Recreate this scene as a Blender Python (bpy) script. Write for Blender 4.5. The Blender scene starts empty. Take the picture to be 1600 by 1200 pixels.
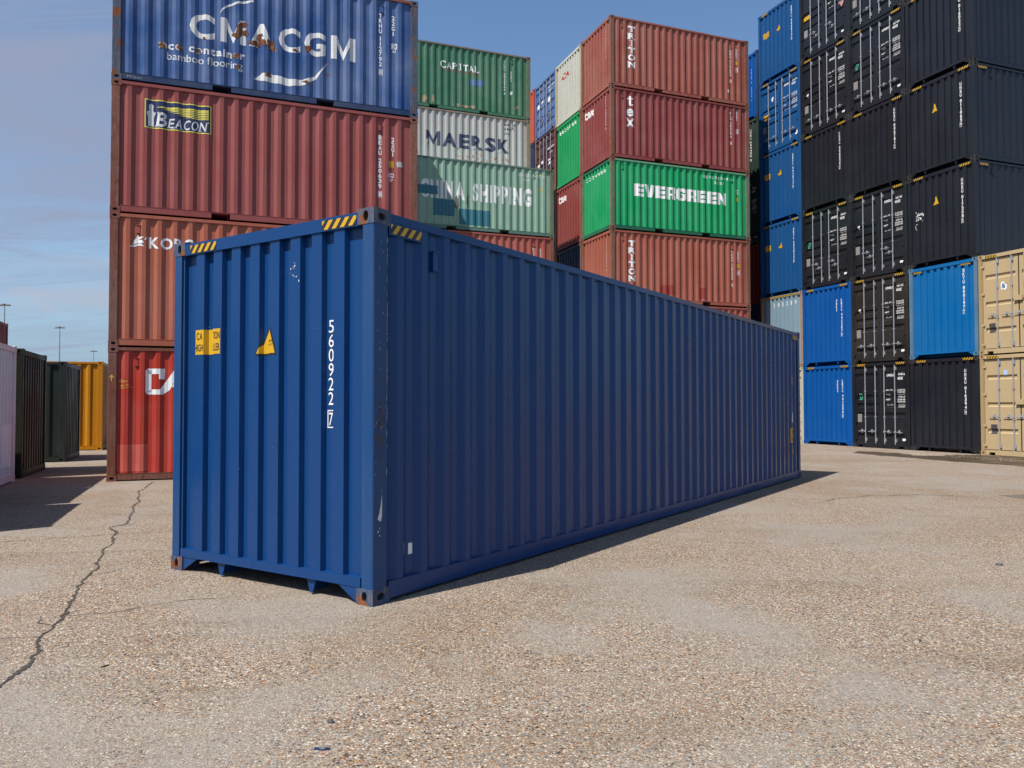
import bpy, bmesh, math, random
from mathutils import Vector, Matrix, noise
R = math.radians
SC = bpy.context.scene
COL = SC.collection

# ---------------------------------------------------------------- camera, light, exposure
cam = bpy.data.cameras.new('camera')
cam.sensor_width = 36.0
cam.lens = 36.0*1239.1/1600.0
cam.clip_start = 0.1
cam.clip_end = 6000
camo = bpy.data.objects.new('camera', cam)
COL.objects.link(camo)
camo.location = (0, 0, 1.446)
camo.rotation_euler = (R(90)+0.027, 0.001, 0)
SC.camera = camo

SUN = Vector((-0.385, -0.392, 0.835)).normalized()      # towards the sun
SUN_EL = math.asin(SUN.z)
SUN_AZ = math.atan2(SUN.x, SUN.y)                        # clockwise from +Y
sl = bpy.data.lights.new('sun', 'SUN')
sl.energy = 5.0
sl.angle = R(0.5)
sl.color = (1.0, 0.955, 0.89)
so = bpy.data.objects.new('sun', sl)
COL.objects.link(so)
so.rotation_euler = SUN.to_track_quat('Z', 'Y').to_euler()

W_ = bpy.data.worlds.new('World')
SC.world = W_
W_.use_nodes = True
SC.view_settings.view_transform = 'Standard'
SC.view_settings.look = 'None'
SC.view_settings.exposure = 0.5
SC.view_settings.gamma = 1.0
SC.view_settings.use_curve_mapping = False
SC.cycles.max_bounces = 6
SC.cycles.use_denoising = True


def nn(nt, t, **kw):
    n = nt.nodes.new(t)
    for k, v in kw.items():
        setattr(n, k, v)
    return n


def setin(n, **kw):
    for k, v in kw.items():
        n.inputs[k.replace('_', ' ')].default_value = v


def mixc(nt, fac, a, b, blend='MIX'):
    m = nn(nt, 'ShaderNodeMix', data_type='RGBA', blend_type=blend)
    for i, v in ((0, fac), (6, a), (7, b)):
        if isinstance(v, (int, float)):
            m.inputs[i].default_value = v
        elif isinstance(v, tuple):
            m.inputs[i].default_value = v if len(v) == 4 else (*v, 1)
        else:
            nt.links.new(v, m.inputs[i])
    return m.outputs[2]


def mth(nt, op, a, b=None, c=None, clamp=False):
    m = nn(nt, 'ShaderNodeMath', operation=op)
    m.use_clamp = clamp
    for i, v in ((0, a), (1, b), (2, c)):
        if v is None:
            continue
        if isinstance(v, (int, float)):
            m.inputs[i].default_value = v
        else:
            nt.links.new(v, m.inputs[i])
    return m.outputs[0]


def vmth(nt, op, a, b):
    m = nn(nt, 'ShaderNodeVectorMath', operation=op)
    for i, v in ((0, a), (1, b)):
        if isinstance(v, tuple):
            m.inputs[i].default_value = v
        else:
            nt.links.new(v, m.inputs[i])
    return m.outputs[0]


def mrange(nt, v, a, b, c=0.0, d=1.0, smooth=False):
    m = nn(nt, 'ShaderNodeMapRange')
    if smooth:
        m.interpolation_type = 'SMOOTHSTEP'
    for i, x in ((0, v), (1, a), (2, b), (3, c), (4, d)):
        if isinstance(x, (int, float)):
            m.inputs[i].default_value = x
        else:
            nt.links.new(x, m.inputs[i])
    return m.outputs[0]


def noisen(nt, vec, scale, detail=4.0, rough=0.5, dist=0.0):
    n = nn(nt, 'ShaderNodeTexNoise')
    n.inputs['Scale'].default_value = scale
    n.inputs['Detail'].default_value = detail
    n.inputs['Roughness'].default_value = rough
    n.inputs['Distortion'].default_value = dist
    nt.links.new(vec, n.inputs['Vector'])
    return n.outputs['Fac']


# world: sky texture with thin high cloud, denser towards the west
nt = W_.node_tree
nt.nodes.clear()
out = nn(nt, 'ShaderNodeOutputWorld')
bg = nn(nt, 'ShaderNodeBackground')
sky = nn(nt, 'ShaderNodeTexSky', sky_type='NISHITA')
sky.sun_disc = False
sky.sun_elevation = SUN_EL
sky.sun_rotation = SUN_AZ
sky.altitude = 0
sky.air_density = 1.0
sky.dust_density = 0.8
sky.ozone_density = 1.6
geo = nn(nt, 'ShaderNodeTexCoord')
sep = nn(nt, 'ShaderNodeSeparateXYZ')
nt.links.new(geo.outputs['Generated'], sep.inputs[0])
zc = mth(nt, 'ADD', mth(nt, 'MAXIMUM', sep.outputs[2], 0.0), 0.12)
cx = mth(nt, 'DIVIDE', sep.outputs[0], zc)
cy = mth(nt, 'DIVIDE', sep.outputs[1], zc)
cmb = nn(nt, 'ShaderNodeCombineXYZ')
nt.links.new(cx, cmb.inputs[0])
nt.links.new(cy, cmb.inputs[1])
mp = nn(nt, 'ShaderNodeMapping')
mp.inputs['Rotation'].default_value = (0, 0, R(-14))
mp.inputs['Scale'].default_value = (0.55, 1.9, 1)
nt.links.new(cmb.outputs[0], mp.inputs[0])
n1 = noisen(nt, mp.outputs[0], 1.3, 9, 0.70, 1.2)
n2 = noisen(nt, mp.outputs[0], 0.35, 3, 0.5)
west = mth(nt, 'MULTIPLY', mrange(nt, sep.outputs[0], -0.05, -0.5, 0.0, 1.0, True), mrange(nt, sep.outputs[2], 0.07, 0.26, 0.45, 1.0, True))
cl = mth(nt, 'ADD', mth(nt, 'MULTIPLY', n1, 0.80), mth(nt, 'MULTIPLY', n2, 0.20))
cl = mth(nt, 'ADD', cl, mth(nt, 'MULTIPLY', west, 0.30))
cmask = mrange(nt, cl, 0.56, 0.94, 0.0, 1.0, True)
skc = nn(nt, 'ShaderNodeHueSaturation')
skc.inputs['Saturation'].default_value = 1.12
skc.inputs['Value'].default_value = 1.1
nt.links.new(sky.outputs[0], skc.inputs['Color'])
hz = mrange(nt, sep.outputs[2], 0.22, 0.02, 0, 0.75, True)
blue = mixc(nt, hz, skc.outputs[0], (1.65, 2.70, 4.15))
col = mixc(nt, cmask, blue, (2.25, 2.65, 3.75))
# small bright cumulus low over the horizon
mp2 = nn(nt, 'ShaderNodeMapping')
mp2.inputs['Scale'].default_value = (7, 7, 26)
mp2.inputs['Location'].default_value = (2.3, 0.4, 1.1)
nt.links.new(geo.outputs['Generated'], mp2.inputs[0])
n3 = noisen(nt, mp2.outputs[0], 1.0, 5, 0.6)
low = mth(nt, 'MULTIPLY', mrange(nt, sep.outputs[2], 0.20, 0.10, 0, 1, True), mrange(nt, n3, 0.50, 0.66, 0, 0.85, True))
col = mixc(nt, low, col, (3.2, 3.6, 4.5))
nt.links.new(col, bg.inputs[0])
bg.inputs[1].default_value = 0.098
nt.links.new(bg.outputs[0], out.inputs[0])

# ---------------------------------------------------------------- materials
MATS = {}


def new_mat(name):
    m = bpy.data.materials.new(name)
    m.use_nodes = True
    nt = m.node_tree
    b = nt.nodes['Principled BSDF']
    return m, nt, b


def coords(nt):
    """object coordinates shifted by the object's own place, so that no two containers weather alike"""
    tc = nn(nt, 'ShaderNodeTexCoord')
    oi = nn(nt, 'ShaderNodeObjectInfo')
    sc_ = vmth(nt, 'MULTIPLY', oi.outputs['Location'], (3.17, 5.31, 7.77))
    return tc.outputs['Object'], vmth(nt, 'ADD', tc.outputs['Object'], sc_)


def paint(name, c, rust=0.1, fade=0.3, dirt=0.3, rough=0.42, chalk=None, spec=0.15, dentk=1.0):
    if name in MATS:
        return MATS[name]
    m, nt, b = new_mat(name)
    raw, co = coords(nt)
    chalk = chalk or tuple(min(1, x*0.55+0.13) for x in c)
    big = noisen(nt, co, 0.9, 3, 0.55)
    stv = vmth(nt, 'MULTIPLY', co, (7.0, 7.0, 0.35))
    streak = noisen(nt, stv, 1.0, 5, 0.65)
    fine = noisen(nt, co, 22.0, 5, 0.7)
    col = mixc(nt, mrange(nt, big, 0.35, 0.7, 0, fade*0.7), (*c, 1), (*chalk, 1))
    col = mixc(nt, mrange(nt, streak, 0.52, 0.78, 0, fade*0.8), col, (*chalk, 1))
    dk = tuple(x*0.45+0.012 for x in c)
    col = mixc(nt, mrange(nt, noisen(nt, vmth(nt, 'MULTIPLY', co, (4.0, 4.0, 0.6)), 1.3, 6, 0.7), 0.5, 0.8, 0, dirt*0.9), col, (*dk, 1))
    # mottled grime and chips
    col = mixc(nt, mrange(nt, fine, 0.5, 0.85, 0, 0.25*dirt+0.04), col, (0.16, 0.13, 0.10, 1))
    chip = noisen(nt, co, 34.0, 3, 0.8)
    pl = noisen(nt, co, 1.9, 2, 0.5)
    chipm = mth(nt, 'MULTIPLY', mrange(nt, chip, 0.74-0.05*rust, 0.77-0.05*rust), mrange(nt, pl, 0.5, 0.62))
    col = mixc(nt, mth(nt, 'MULTIPLY', chipm, 0.8), col, (0.50, 0.48, 0.45, 1))
    # rust blooms with runs beneath
    rn = noisen(nt, co, 5.0, 9, 0.74, 0.3)
    th = 0.735-0.27*rust
    rm = mrange(nt, rn, th, th+0.035)
    rs = mrange(nt, noisen(nt, vmth(nt, 'MULTIPLY', co, (16, 16, 1.3)), 1.0, 6, 0.7), 0.70-0.17*rust, 0.86-0.17*rust, 0, min(0.8, 0.25+rust))
    rc = mixc(nt, noisen(nt, co, 30, 4, 0.6), (0.085, 0.032, 0.016, 1), (0.27, 0.10, 0.04, 1))
    col = mixc(nt, rs, col, rc)
    col = mixc(nt, rm, col, rc)
    if rust > 0.45:
        # scoured, scratched posts
        scr = noisen(nt, vmth(nt, 'MULTIPLY', co, (34.0, 34.0, 5.0)), 1.0, 6, 0.75)
        col = mixc(nt, mrange(nt, scr, 0.56, 0.68, 0, 0.55), col, (0.33, 0.22, 0.15, 1))
        col = mixc(nt, mrange(nt, scr, 0.46, 0.36, 0, 0.6), col, (0.05, 0.028, 0.02, 1))
    nt.links.new(col, b.inputs['Base Color'])
    ro = mth(nt, 'ADD', mth(nt, 'MULTIPLY', rm, 0.4), mrange(nt, big, 0.3, 0.7, rough-0.05, rough+0.13))
    nt.links.new(ro, b.inputs['Roughness'])
    b.inputs['Specular IOR Level'].default_value = spec
    dent = noisen(nt, vmth(nt, 'MULTIPLY', co, (1.6, 1.6, 1.1)), 1.6, 2, 0.5)
    hgt = mth(nt, 'ADD', mth(nt, 'MULTIPLY', dent, 0.011*dentk), mth(nt, 'MULTIPLY', rm, -0.0012))
    hgt = mth(nt, 'ADD', hgt, mth(nt, 'MULTIPLY', fine, 0.0005))
    bp = nn(nt, 'ShaderNodeBump')
    bp.inputs['Strength'].default_value = 0.7
    bp.inputs['Distance'].default_value = 1.0
    nt.links.new(hgt, bp.inputs['Height'])
    nt.links.new(bp.outputs[0], b.inputs['Normal'])
    MATS[name] = m
    return m


def flat(name, c, rough=0.5, wear=0.15, metal=0.0):
    if name in MATS:
        return MATS[name]
    m, nt, b = new_mat(name)
    raw, co = coords(nt)
    f = noisen(nt, co, 14, 5, 0.7)
    g = noisen(nt, vmth(nt, 'MULTIPLY', co, (9, 9, 0.8)), 1.2, 5, 0.65)
    col = mixc(nt, mrange(nt, g, 0.45, 0.8, 0, wear*1.6), (*c, 1), tuple(x*0.55+0.02 for x in c)+(1,))
    col = mixc(nt, mrange(nt, f, 0.6, 0.75, 0, wear*2), col, (0.2, 0.15, 0.11, 1))
    nt.links.new(col, b.inputs['Base Color'])
    b.inputs['Roughness'].default_value = rough
    b.inputs['Metallic'].default_value = metal
    MATS[name] = m
    return m


M_WHITE = flat('white_lettering', (0.72, 0.72, 0.72), 0.55, 0.3)
M_WHITEW = flat('worn_white_lettering', (0.60, 0.61, 0.60), 0.6, 0.5)
M_YEL = flat('yellow_vinyl', (0.52, 0.30, 0.008), 0.45, 0.12)
M_YELF = flat('faded_yellow', (0.66, 0.58, 0.08), 0.5, 0.3)
M_BLK = flat('black_vinyl', (0.012, 0.012, 0.014), 0.5, 0.05)
M_RED = flat('red_vinyl', (0.40, 0.022, 0.02), 0.5, 0.2)
M_NAVY = flat('navy_vinyl', (0.012, 0.018, 0.07), 0.4, 0.1)
M_LNAVY = flat('navy_lettering', (0.022, 0.035, 0.085), 0.5, 0.35)
M_TEAL = flat('teal_patch', (0.018, 0.125, 0.165), 0.5, 0.15)
M_GAL = flat('galvanised_steel', (0.34, 0.36, 0.40), 0.42, 0.25, 0.35)
M_RUBBER = flat('rubber_gasket', (0.010, 0.010, 0.011), 0.7, 0.05)
M_PLATE = flat('data_plate', (0.22, 0.21, 0.20), 0.5, 0.3)
M_PLATED = flat('dark_data_plate', (0.055, 0.052, 0.055), 0.5, 0.2)
M_DARK = flat('casting_hole_shade', (0.008, 0.008, 0.008), 0.9, 0.0)  # near-black cap colour, painted shade of the hollow inside corner castings
M_GREENV = flat('green_vinyl', (0.05, 0.35, 0.22), 0.5, 0.2)
M_BLUEV = flat('blue_patch', (0.07, 0.15, 0.30), 0.5, 0.25)
M_RUSTB = paint('rust_patch', (0.13, 0.055, 0.03), 0.9, 0.2, 0.5, 0.8)
M_TAN = flat('bare_tan_patch', (0.42, 0.28, 0.14), 0.7, 0.6)
M_PINK = flat('faded_pink_vinyl', (0.55, 0.20, 0.2), 0.5, 0.3)
M_GREYV = flat('torn_grey_vinyl', (0.35, 0.35, 0.34), 0.6, 0.3)

P = {
 'hero': paint('blue_paint_clean', (0.0050, 0.040, 0.143), 0.02, 0.10, 0.02, 0.20, (0.008, 0.052, 0.16), spec=0.27, dentk=0.55),
 'heropost': paint('blue_paint_scuffed', (0.0060, 0.046, 0.150), 0.16, 0.30, 0.15, 0.30, (0.045, 0.085, 0.15), spec=0.27),
 'herocast': paint('blue_paint_rubbed_casting', (0.0195, 0.0488, 0.1105), 0.66, 0.5, 0.5, 0.5),
 'cma': paint('blue_paint_weathered', (0.0246, 0.0722, 0.2068), 0.36, 0.85, 0.7, 0.42, (0.141, 0.194, 0.334)),
 'beacon': paint('oxide_red_paint', (0.2332, 0.0598, 0.0546), 0.12, 0.45, 0.40, 0.45, (0.299, 0.114, 0.106)),
 'kobc': paint('orange_brown_paint', (0.3256, 0.0968, 0.0581), 0.10, 0.5, 0.35, 0.45, (0.396, 0.167, 0.123)),
 'cai': paint('bright_red_paint', (0.3696, 0.0352, 0.0229), 0.14, 0.5, 0.4, 0.42, (0.440, 0.132, 0.106)),
 'rustpost': paint('rusted_post_paint', (0.1672, 0.0546, 0.0352), 0.62, 0.5, 0.5, 0.6),
 'rustblue': paint('rusted_blue_post_paint', (0.0440, 0.0660, 0.1144), 0.72, 0.5, 0.5, 0.6),
 'capital': paint('mid_green_paint', (0.0440, 0.1452, 0.0880), 0.24, 0.65, 0.5, 0.5, (0.123, 0.229, 0.150)),
 'maersk': paint('light_grey_paint', (0.3872, 0.3872, 0.3784), 0.24, 0.4, 0.55, 0.5, (0.458, 0.449, 0.422)),
 'china': paint('pale_green_paint', (0.2068, 0.3476, 0.2640), 0.12, 0.55, 0.45, 0.5, (0.264, 0.370, 0.282)),
 'redrow': paint('coral_red_paint', (0.2992, 0.0748, 0.0546), 0.12, 0.5, 0.3, 0.45, (0.396, 0.158, 0.132)),
 'triton': paint('red_brown_paint', (0.2640, 0.0748, 0.0546), 0.20, 0.55, 0.7, 0.45, (0.317, 0.158, 0.123)),
 'tex': paint('dark_red_paint', (0.2112, 0.0484, 0.0458), 0.20, 0.5, 0.65, 0.45, (0.282, 0.114, 0.106)),
 'ever': paint('vivid_green_paint', (0.0088, 0.2728, 0.0968), 0.10, 0.35, 0.4, 0.42, (0.088, 0.370, 0.194)),
 'triton2': paint('terracotta_paint', (0.2904, 0.0836, 0.0546), 0.08, 0.45, 0.35, 0.45, (0.396, 0.176, 0.132)),
 'rustpost2': paint('brown_post_paint', (0.1848, 0.0748, 0.0440), 0.5, 0.5, 0.5, 0.6),
 'greenpost': paint('rusty_green_post_paint', (0.1056, 0.1496, 0.0792), 0.62, 0.5, 0.5, 0.6),
 'cream': paint('off_white_paint', (0.4400, 0.4400, 0.3872), 0.10, 0.2, 0.35, 0.5, (0.528, 0.528, 0.484)),
 'green2': paint('green_paint', (0.0106, 0.2552, 0.0792), 0.05, 0.25, 0.3, 0.45, (0.088, 0.352, 0.176)),
 'tex2': paint('brick_red_paint', (0.2200, 0.0396, 0.0308), 0.12, 0.3, 0.4, 0.45),
 'dblue': paint('dark_blue_paint', (0.0097, 0.0292, 0.0845), 0.1, 0.3, 0.3, 0.45),
 'bluedoor': paint('faded_blue_paint', (0.0616, 0.1188, 0.2640), 0.2, 0.5, 0.4, 0.45, (0.176, 0.246, 0.370)),
 'maroon': paint('dark_maroon_paint', (0.060, 0.018, 0.020), 0.2, 0.3, 0.4, 0.5),
 'orange': paint('orange_red_paint', (0.4400, 0.0748, 0.0352), 0.15, 0.3, 0.3, 0.5),
 'anth': paint('anthracite_paint', (0.0115, 0.0132, 0.0185), 0.03, 0.2, 0.2, 0.24, (0.025, 0.032, 0.045), spec=0.33, dentk=0.7),
 'anth2': paint('black_paint_dusty', (0.0095, 0.0110, 0.0150), 0.05, 0.22, 0.25, 0.30, (0.032, 0.036, 0.042), spec=0.3),
 'anthbr': paint('brownish_black_paint', (0.0156, 0.0143, 0.0143), 0.12, 0.35, 0.3, 0.45, (0.065, 0.058, 0.052)),
 'anthcast': paint('black_casting_paint', (0.016, 0.016, 0.018), 0.28, 0.3, 0.3, 0.5),
 'bright': paint('bright_blue_paint', (0.0030, 0.068, 0.265), 0.02, 0.15, 0.15, 0.38, (0.019, 0.111, 0.293)),
 'sky': paint('azure_blue_paint', (0.0020, 0.103, 0.300), 0.03, 0.20, 0.15, 0.4, (0.039, 0.150, 0.273)),
 'skypost': paint('azure_post_paint', (0.0585, 0.1430, 0.2340), 0.25, 0.5, 0.3, 0.5),
 'mid': paint('mid_blue_paint', (0.0085, 0.063, 0.190), 0.03, 0.2, 0.2, 0.38, (0.026, 0.085, 0.182)),
 'lblue': paint('pale_blue_paint', (0.1625, 0.2470, 0.2990), 0.07, 0.35, 0.3, 0.45, (0.260, 0.325, 0.364)),
 'white': paint('ivory_paint', (0.3900, 0.3705, 0.2990), 0.12, 0.2, 0.25, 0.5),
 'beige': paint('sand_beige_paint', (0.400, 0.305, 0.175), 0.02, 0.15, 0.12, 0.45, (0.390, 0.305, 0.182)),
 'beigepost': paint('sand_beige_post_paint', (0.3055, 0.2210, 0.1105), 0.12, 0.15, 0.2, 0.45),
 'dgreen': paint('dark_green_paint', (0.0117, 0.0273, 0.0208), 0.1, 0.3, 0.3, 0.45),
 'red': paint('deep_red_paint', (0.1950, 0.0228, 0.0195), 0.08, 0.3, 0.3, 0.45),
 'lwhite': paint('white_reefer_paint', (0.64, 0.69, 0.75), 0.02, 0.15, 0.15, 0.35, (0.686, 0.669, 0.669)),
 'olive': paint('olive_black_paint', (0.0182, 0.0221, 0.0156), 0.03, 0.25, 0.25, 0.4, (0.065, 0.072, 0.052)),
 'slate': paint('slate_green_paint', (0.0169, 0.0234, 0.0221), 0.03, 0.2, 0.2, 0.4, (0.065, 0.078, 0.072)),
 'yellow': paint('golden_yellow_paint', (0.4420, 0.1788, 0.0078), 0.04, 0.2, 0.25, 0.42, (0.455, 0.247, 0.052)),
}

# ground material
def ground_mat():
    m, nt, b = new_mat('exposed_aggregate_concrete')
    tc = nn(nt, 'ShaderNodeTexCoord')
    co = tc.outputs['Object']
    wob = nn(nt, 'ShaderNodeTexNoise')
    wob.inputs['Scale'].default_value = 60
    nt.links.new(co, wob.inputs['Vector'])
    cow = vmth(nt, 'ADD', co, vmth(nt, 'MULTIPLY', wob.outputs['Color'], (0.010, 0.010, 0)))
    v = nn(nt, 'ShaderNodeTexVoronoi')
    v.inputs['Scale'].default_value = 60
    v.inputs['Randomness'].default_value = 1
    nt.links.new(cow, v.inputs['Vector'])
    v2 = nn(nt, 'ShaderNodeTexVoronoi')
    v2.inputs['Scale'].default_value = 150
    nt.links.new(cow, v2.inputs['Vector'])
    s1 = nn(nt, 'ShaderNodeSeparateColor')
    nt.links.new(v.outputs['Color'], s1.inputs[0])
    s2 = nn(nt, 'ShaderNodeSeparateColor')
    nt.links.new(v2.outputs['Color'], s2.inputs[0])

    def ramp(fac):
        r = nn(nt, 'ShaderNodeValToRGB')
        r.color_ramp.interpolation = 'CONSTANT'
        cols = [(0.0, (0.130, 0.068, 0.032)), (0.16, (0.31, 0.205, 0.118)), (0.30, (0.235, 0.215, 0.195)), (0.42, (0.46, 0.36, 0.255)),
                (0.56, (0.070, 0.060, 0.052)), (0.68, (0.215, 0.115, 0.050)), (0.78, (0.56, 0.50, 0.42)), (0.87, (0.125, 0.110, 0.10)), (0.92, (0.022, 0.020, 0.020)), (0.955, (0.29, 0.105, 0.034))]
        e = r.color_ramp.elements
        e[0].position = 0
        e[0].color = (*cols[0][1], 1)
        e[1].position = cols[1][0]
        e[1].color = (*cols[1][1], 1)
        for p_, c_ in cols[2:]:
            q = e.new(p_)
            q.color = (*c_, 1)
        nt.links.new(fac, r.inputs[0])
        return r.outputs[0]
    big = noisen(nt, co, 0.55, 5, 0.6, 0.4)
    mid = noisen(nt, co, 2.6, 5, 0.62)
    bm_ = mth(nt, 'ADD', mth(nt, 'MULTIPLY', big, 0.62), mth(nt, 'MULTIPLY', mid, 0.38))
    expo = mrange(nt, bm_, 0.44, 0.57, 0.08, 0.95)          # share of stones laid bare
    cement = mixc(nt, noisen(nt, co, 40, 5, 0.7), (0.160, 0.141, 0.117, 1), (0.275, 0.246, 0.206, 1))
    fine = mixc(nt, mrange(nt, s2.outputs[1], 0.35, 0.36), cement, ramp(s2.outputs[0]))
    fine = mixc(nt, 0.80, cement, fine)
    big_st = mth(nt, 'LESS_THAN', s1.outputs[1], expo)
    dm = mrange(nt, v.outputs['Distance'], 0.55, 0.40)
    stm = mth(nt, 'MULTIPLY', big_st, dm)
    col = mixc(nt, stm, fine, ramp(s1.outputs[0]))
    # worn, stained and browner patches
    st = noisen(nt, vmth(nt, 'MULTIPLY', co, (1, 1, 1)), 0.23, 6, 0.65, 1.2)
    col = mixc(nt, mrange(nt, st, 0.45, 0.64, 0, 0.6), col, mixc(nt, 1.0, col, (0.83, 0.74, 0.62, 1), 'MULTIPLY'))
    st2 = noisen(nt, vmth(nt, 'MULTIPLY', co, (0.35, 1.6, 1)), 0.8, 6, 0.7, 0.8)
    col = mixc(nt, mrange(nt, st2, 0.52, 0.72, 0, 0.65), col, mixc(nt, 1.0, col, (0.66, 0.62, 0.58, 1), 'MULTIPLY'))
    pale = noisen(nt, vmth(nt, 'ADD', co, (31, 7, 0)), 0.6, 5, 0.6, 0.5)
    col = mixc(nt, mrange(nt, pale, 0.48, 0.64, 0, 0.60), col, (0.250, 0.226, 0.196, 1))
    nt.links.new(col, b.inputs['Base Color'])
    b.inputs['Roughness'].default_value = 0.9
    b.inputs['Specular IOR Level'].default_value = 0.25
    h1 = mth(nt, 'MULTIPLY', mth(nt, 'MULTIPLY', mth(nt, 'SUBTRACT', 0.6, v.outputs['Distance']), stm), 0.010)
    h2 = mth(nt, 'MULTIPLY', mth(nt, 'SUBTRACT', 0.6, v2.outputs['Distance']), 0.0035)
    h = mth(nt, 'ADD', mth(nt, 'ADD', h1, h2), mth(nt, 'MULTIPLY', mid, 0.012))
    bp = nn(nt, 'ShaderNodeBump')
    bp.inputs['Strength'].default_value = 0.9
    bp.inputs['Distance'].default_value = 1.0
    nt.links.new(h, bp.inputs['Height'])
    nt.links.new(bp.outputs[0], b.inputs['Normal'])
    return m


def rough_mat(name, c1, c2, scale=60, rough=0.95, bump=0.004):
    m, nt, b = new_mat(name)
    tc = nn(nt, 'ShaderNodeTexCoord')
    f = noisen(nt, tc.outputs['Object'], scale, 6, 0.7)
    col = mixc(nt, mrange(nt, f, 0.35, 0.65), (*c1, 1), (*c2, 1))
    nt.links.new(col, b.inputs['Base Color'])
    b.inputs['Roughness'].default_value = rough
    bp = nn(nt, 'ShaderNodeBump')
    bp.inputs['Distance'].default_value = 1.0
    nt.links.new(mth(nt, 'MULTIPLY', f, bump), bp.inputs['Height'])
    nt.links.new(bp.outputs[0], b.inputs['Normal'])
    return m


# ---------------------------------------------------------------- mesh helpers
class MB:
    def __init__(s):
        s.v = []
        s.f = []
        s.m = []

    def add(s, vs, fs, m=0):
        o = len(s.v)
        s.v += [tuple(v) for v in vs]
        for f in fs:
            s.f.append(tuple(i+o for i in f))
            s.m.append(m)

    def box(s, x0, x1, y0, y1, z0, z1, m=0):
        x0, x1 = min(x0, x1), max(x0, x1)
        y0, y1 = min(y0, y1), max(y0, y1)
        z0, z1 = min(z0, z1), max(z0, z1)
        s.add([(x0, y0, z0), (x1, y0, z0), (x1, y1, z0), (x0, y1, z0), (x0, y0, z1), (x1, y0, z1), (x1, y1, z1), (x0, y1, z1)],
              [(0, 3, 2, 1), (4, 5, 6, 7), (0, 1, 5, 4), (1, 2, 6, 5), (2, 3, 7, 6), (3, 0, 4, 7)], m)

    def cyl(s, p, q, r, n=8, r2=None, m=0):
        p = Vector(p)
        q = Vector(q)
        d = (q-p).normalized()
        a = d.orthogonal().normalized()
        c = d.cross(a)
        r2 = r if r2 is None else r2
        vs = [p+(a*math.cos(t)+c*math.sin(t))*r for t in [2*math.pi*i/n for i in range(n)]]
        vs += [q+(a*math.cos(t)+c*math.sin(t))*r2 for t in [2*math.pi*i/n for i in range(n)]]
        fs = [(i, (i+1) % n, n+(i+1) % n, n+i) for i in range(n)]
        fs += [tuple(reversed(range(n))), tuple(range(n, 2*n))]
        s.add(vs, fs, m)

    def mesh(s, name, nmat=1, recalc=True):
        me = bpy.data.meshes.new(name)
        me.from_pydata(s.v, [], s.f)
        for i in range(nmat):
            me.materials.append(None)
        if nmat > 1:
            me.polygons.foreach_set('material_index', s.m)
        if recalc:
            bm = bmesh.new()
            bm.from_mesh(me)
            bmesh.ops.recalc_face_normals(bm, faces=bm.faces)
            bm.to_mesh(me)
            bm.free()
        return me


def link(name, me, mats, parent=None, label=None, kind=None, cat=None, group=None):
    o = bpy.data.objects.new(name, me)
    COL.objects.link(o)
    if parent is not None:
        o.parent = parent
    if mats is not None:
        if not isinstance(mats, (list, tuple)):
            mats = [mats]
        for i, m in enumerate(mats):
            if i < len(o.material_slots):
                o.material_slots[i].link = 'OBJECT'
                o.material_slots[i].material = m
    for k, v in (('label', label), ('kind', kind), ('category', cat), ('group', group)):
        if v:
            o[k] = v
    return o


WD, L20, L40, HS, HH = 2.438, 6.058, 12.192, 2.591, 2.896


class Face:
    """one outer face of a container: (s, z, depth) -> local point; s runs left to right for a viewer outside"""
    def __init__(s, f, L, H):
        s.f, s.L, s.H = f, L, H
        s.w = L if f in 'SN' else WD

    def p(s, a, z, d):
        if s.f == 'S':
            return (a, d, z)
        if s.f == 'N':
            return (s.L-a, WD-d, z)
        if s.f == 'W':
            return (d, WD-a, z)
        return (s.L-d, a, z)

    def box(s, mb, s0, s1, z0, z1, d0, d1, m=0):
        a = s.p(s0, z0, d0)
        b = s.p(s1, z1, d1)
        mb.box(a[0], b[0], a[1], b[1], a[2], b[2], m)


def side_profile(L):
    ps = 0.165
    if L < 8:
        n, p = 20, 0.2803
        q0 = 0.185
    else:
        n = round((L-2*ps)/0.284)
        p = (L-2*ps)/n
        q0 = ps
    pts = [(0.16, 0.048)]
    for i in range(n):
        x = q0+i*p
        pts += [(x+0.125*p, 0.048), (x+0.375*p, 0.012), (x+0.625*p, 0.012), (x+0.875*p, 0.048)]
    pts.append((L-0.16, 0.048))
    return pts


def end_profile():
    pts = [(0.125, 0.060)]
    for k in range(8):
        c = 0.366+0.2435*k
        pts += [(c-0.070, 0.060), (c-0.056, 0.015), (c+0.056, 0.015), (c+0.070, 0.060)]
    pts.append((WD-0.125, 0.060))
    return pts


def door_profile(H, style):
    z0, z1 = 0.155, H-0.135
    h = z1-z0
    pts = [(z0, 0.050)]
    fr = {'dark': [0.10, 0.37, 0.49, 0.60, 0.88], 'beige': [0.21, 0.50, 0.80], 'old': [0.14, 0.32, 0.5, 0.68, 0.86]}[style]
    hw = {'dark': 0.060, 'beige': 0.045, 'old': 0.065}[style]
    for t in fr:
        c = z0+h*t
        pts += [(c-hw-0.02, 0.050), (c-hw+0.01, 0.084), (c+hw-0.01, 0.084), (c+hw+0.02, 0.050)]
    pts.append((z1, 0.050))
    return pts


def depth_at(pts, s):
    if s <= pts[0][0]:
        return pts[0][1]
    for (a, da), (b, db) in zip(pts, pts[1:]):
        if s <= b:
            return da+(db-da)*(s-a)/(b-a) if b > a else db
    return pts[-1][1]


MC = {}


def cached(key, fn):
    if key not in MC:
        MC[key] = fn()
    return MC[key]


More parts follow.
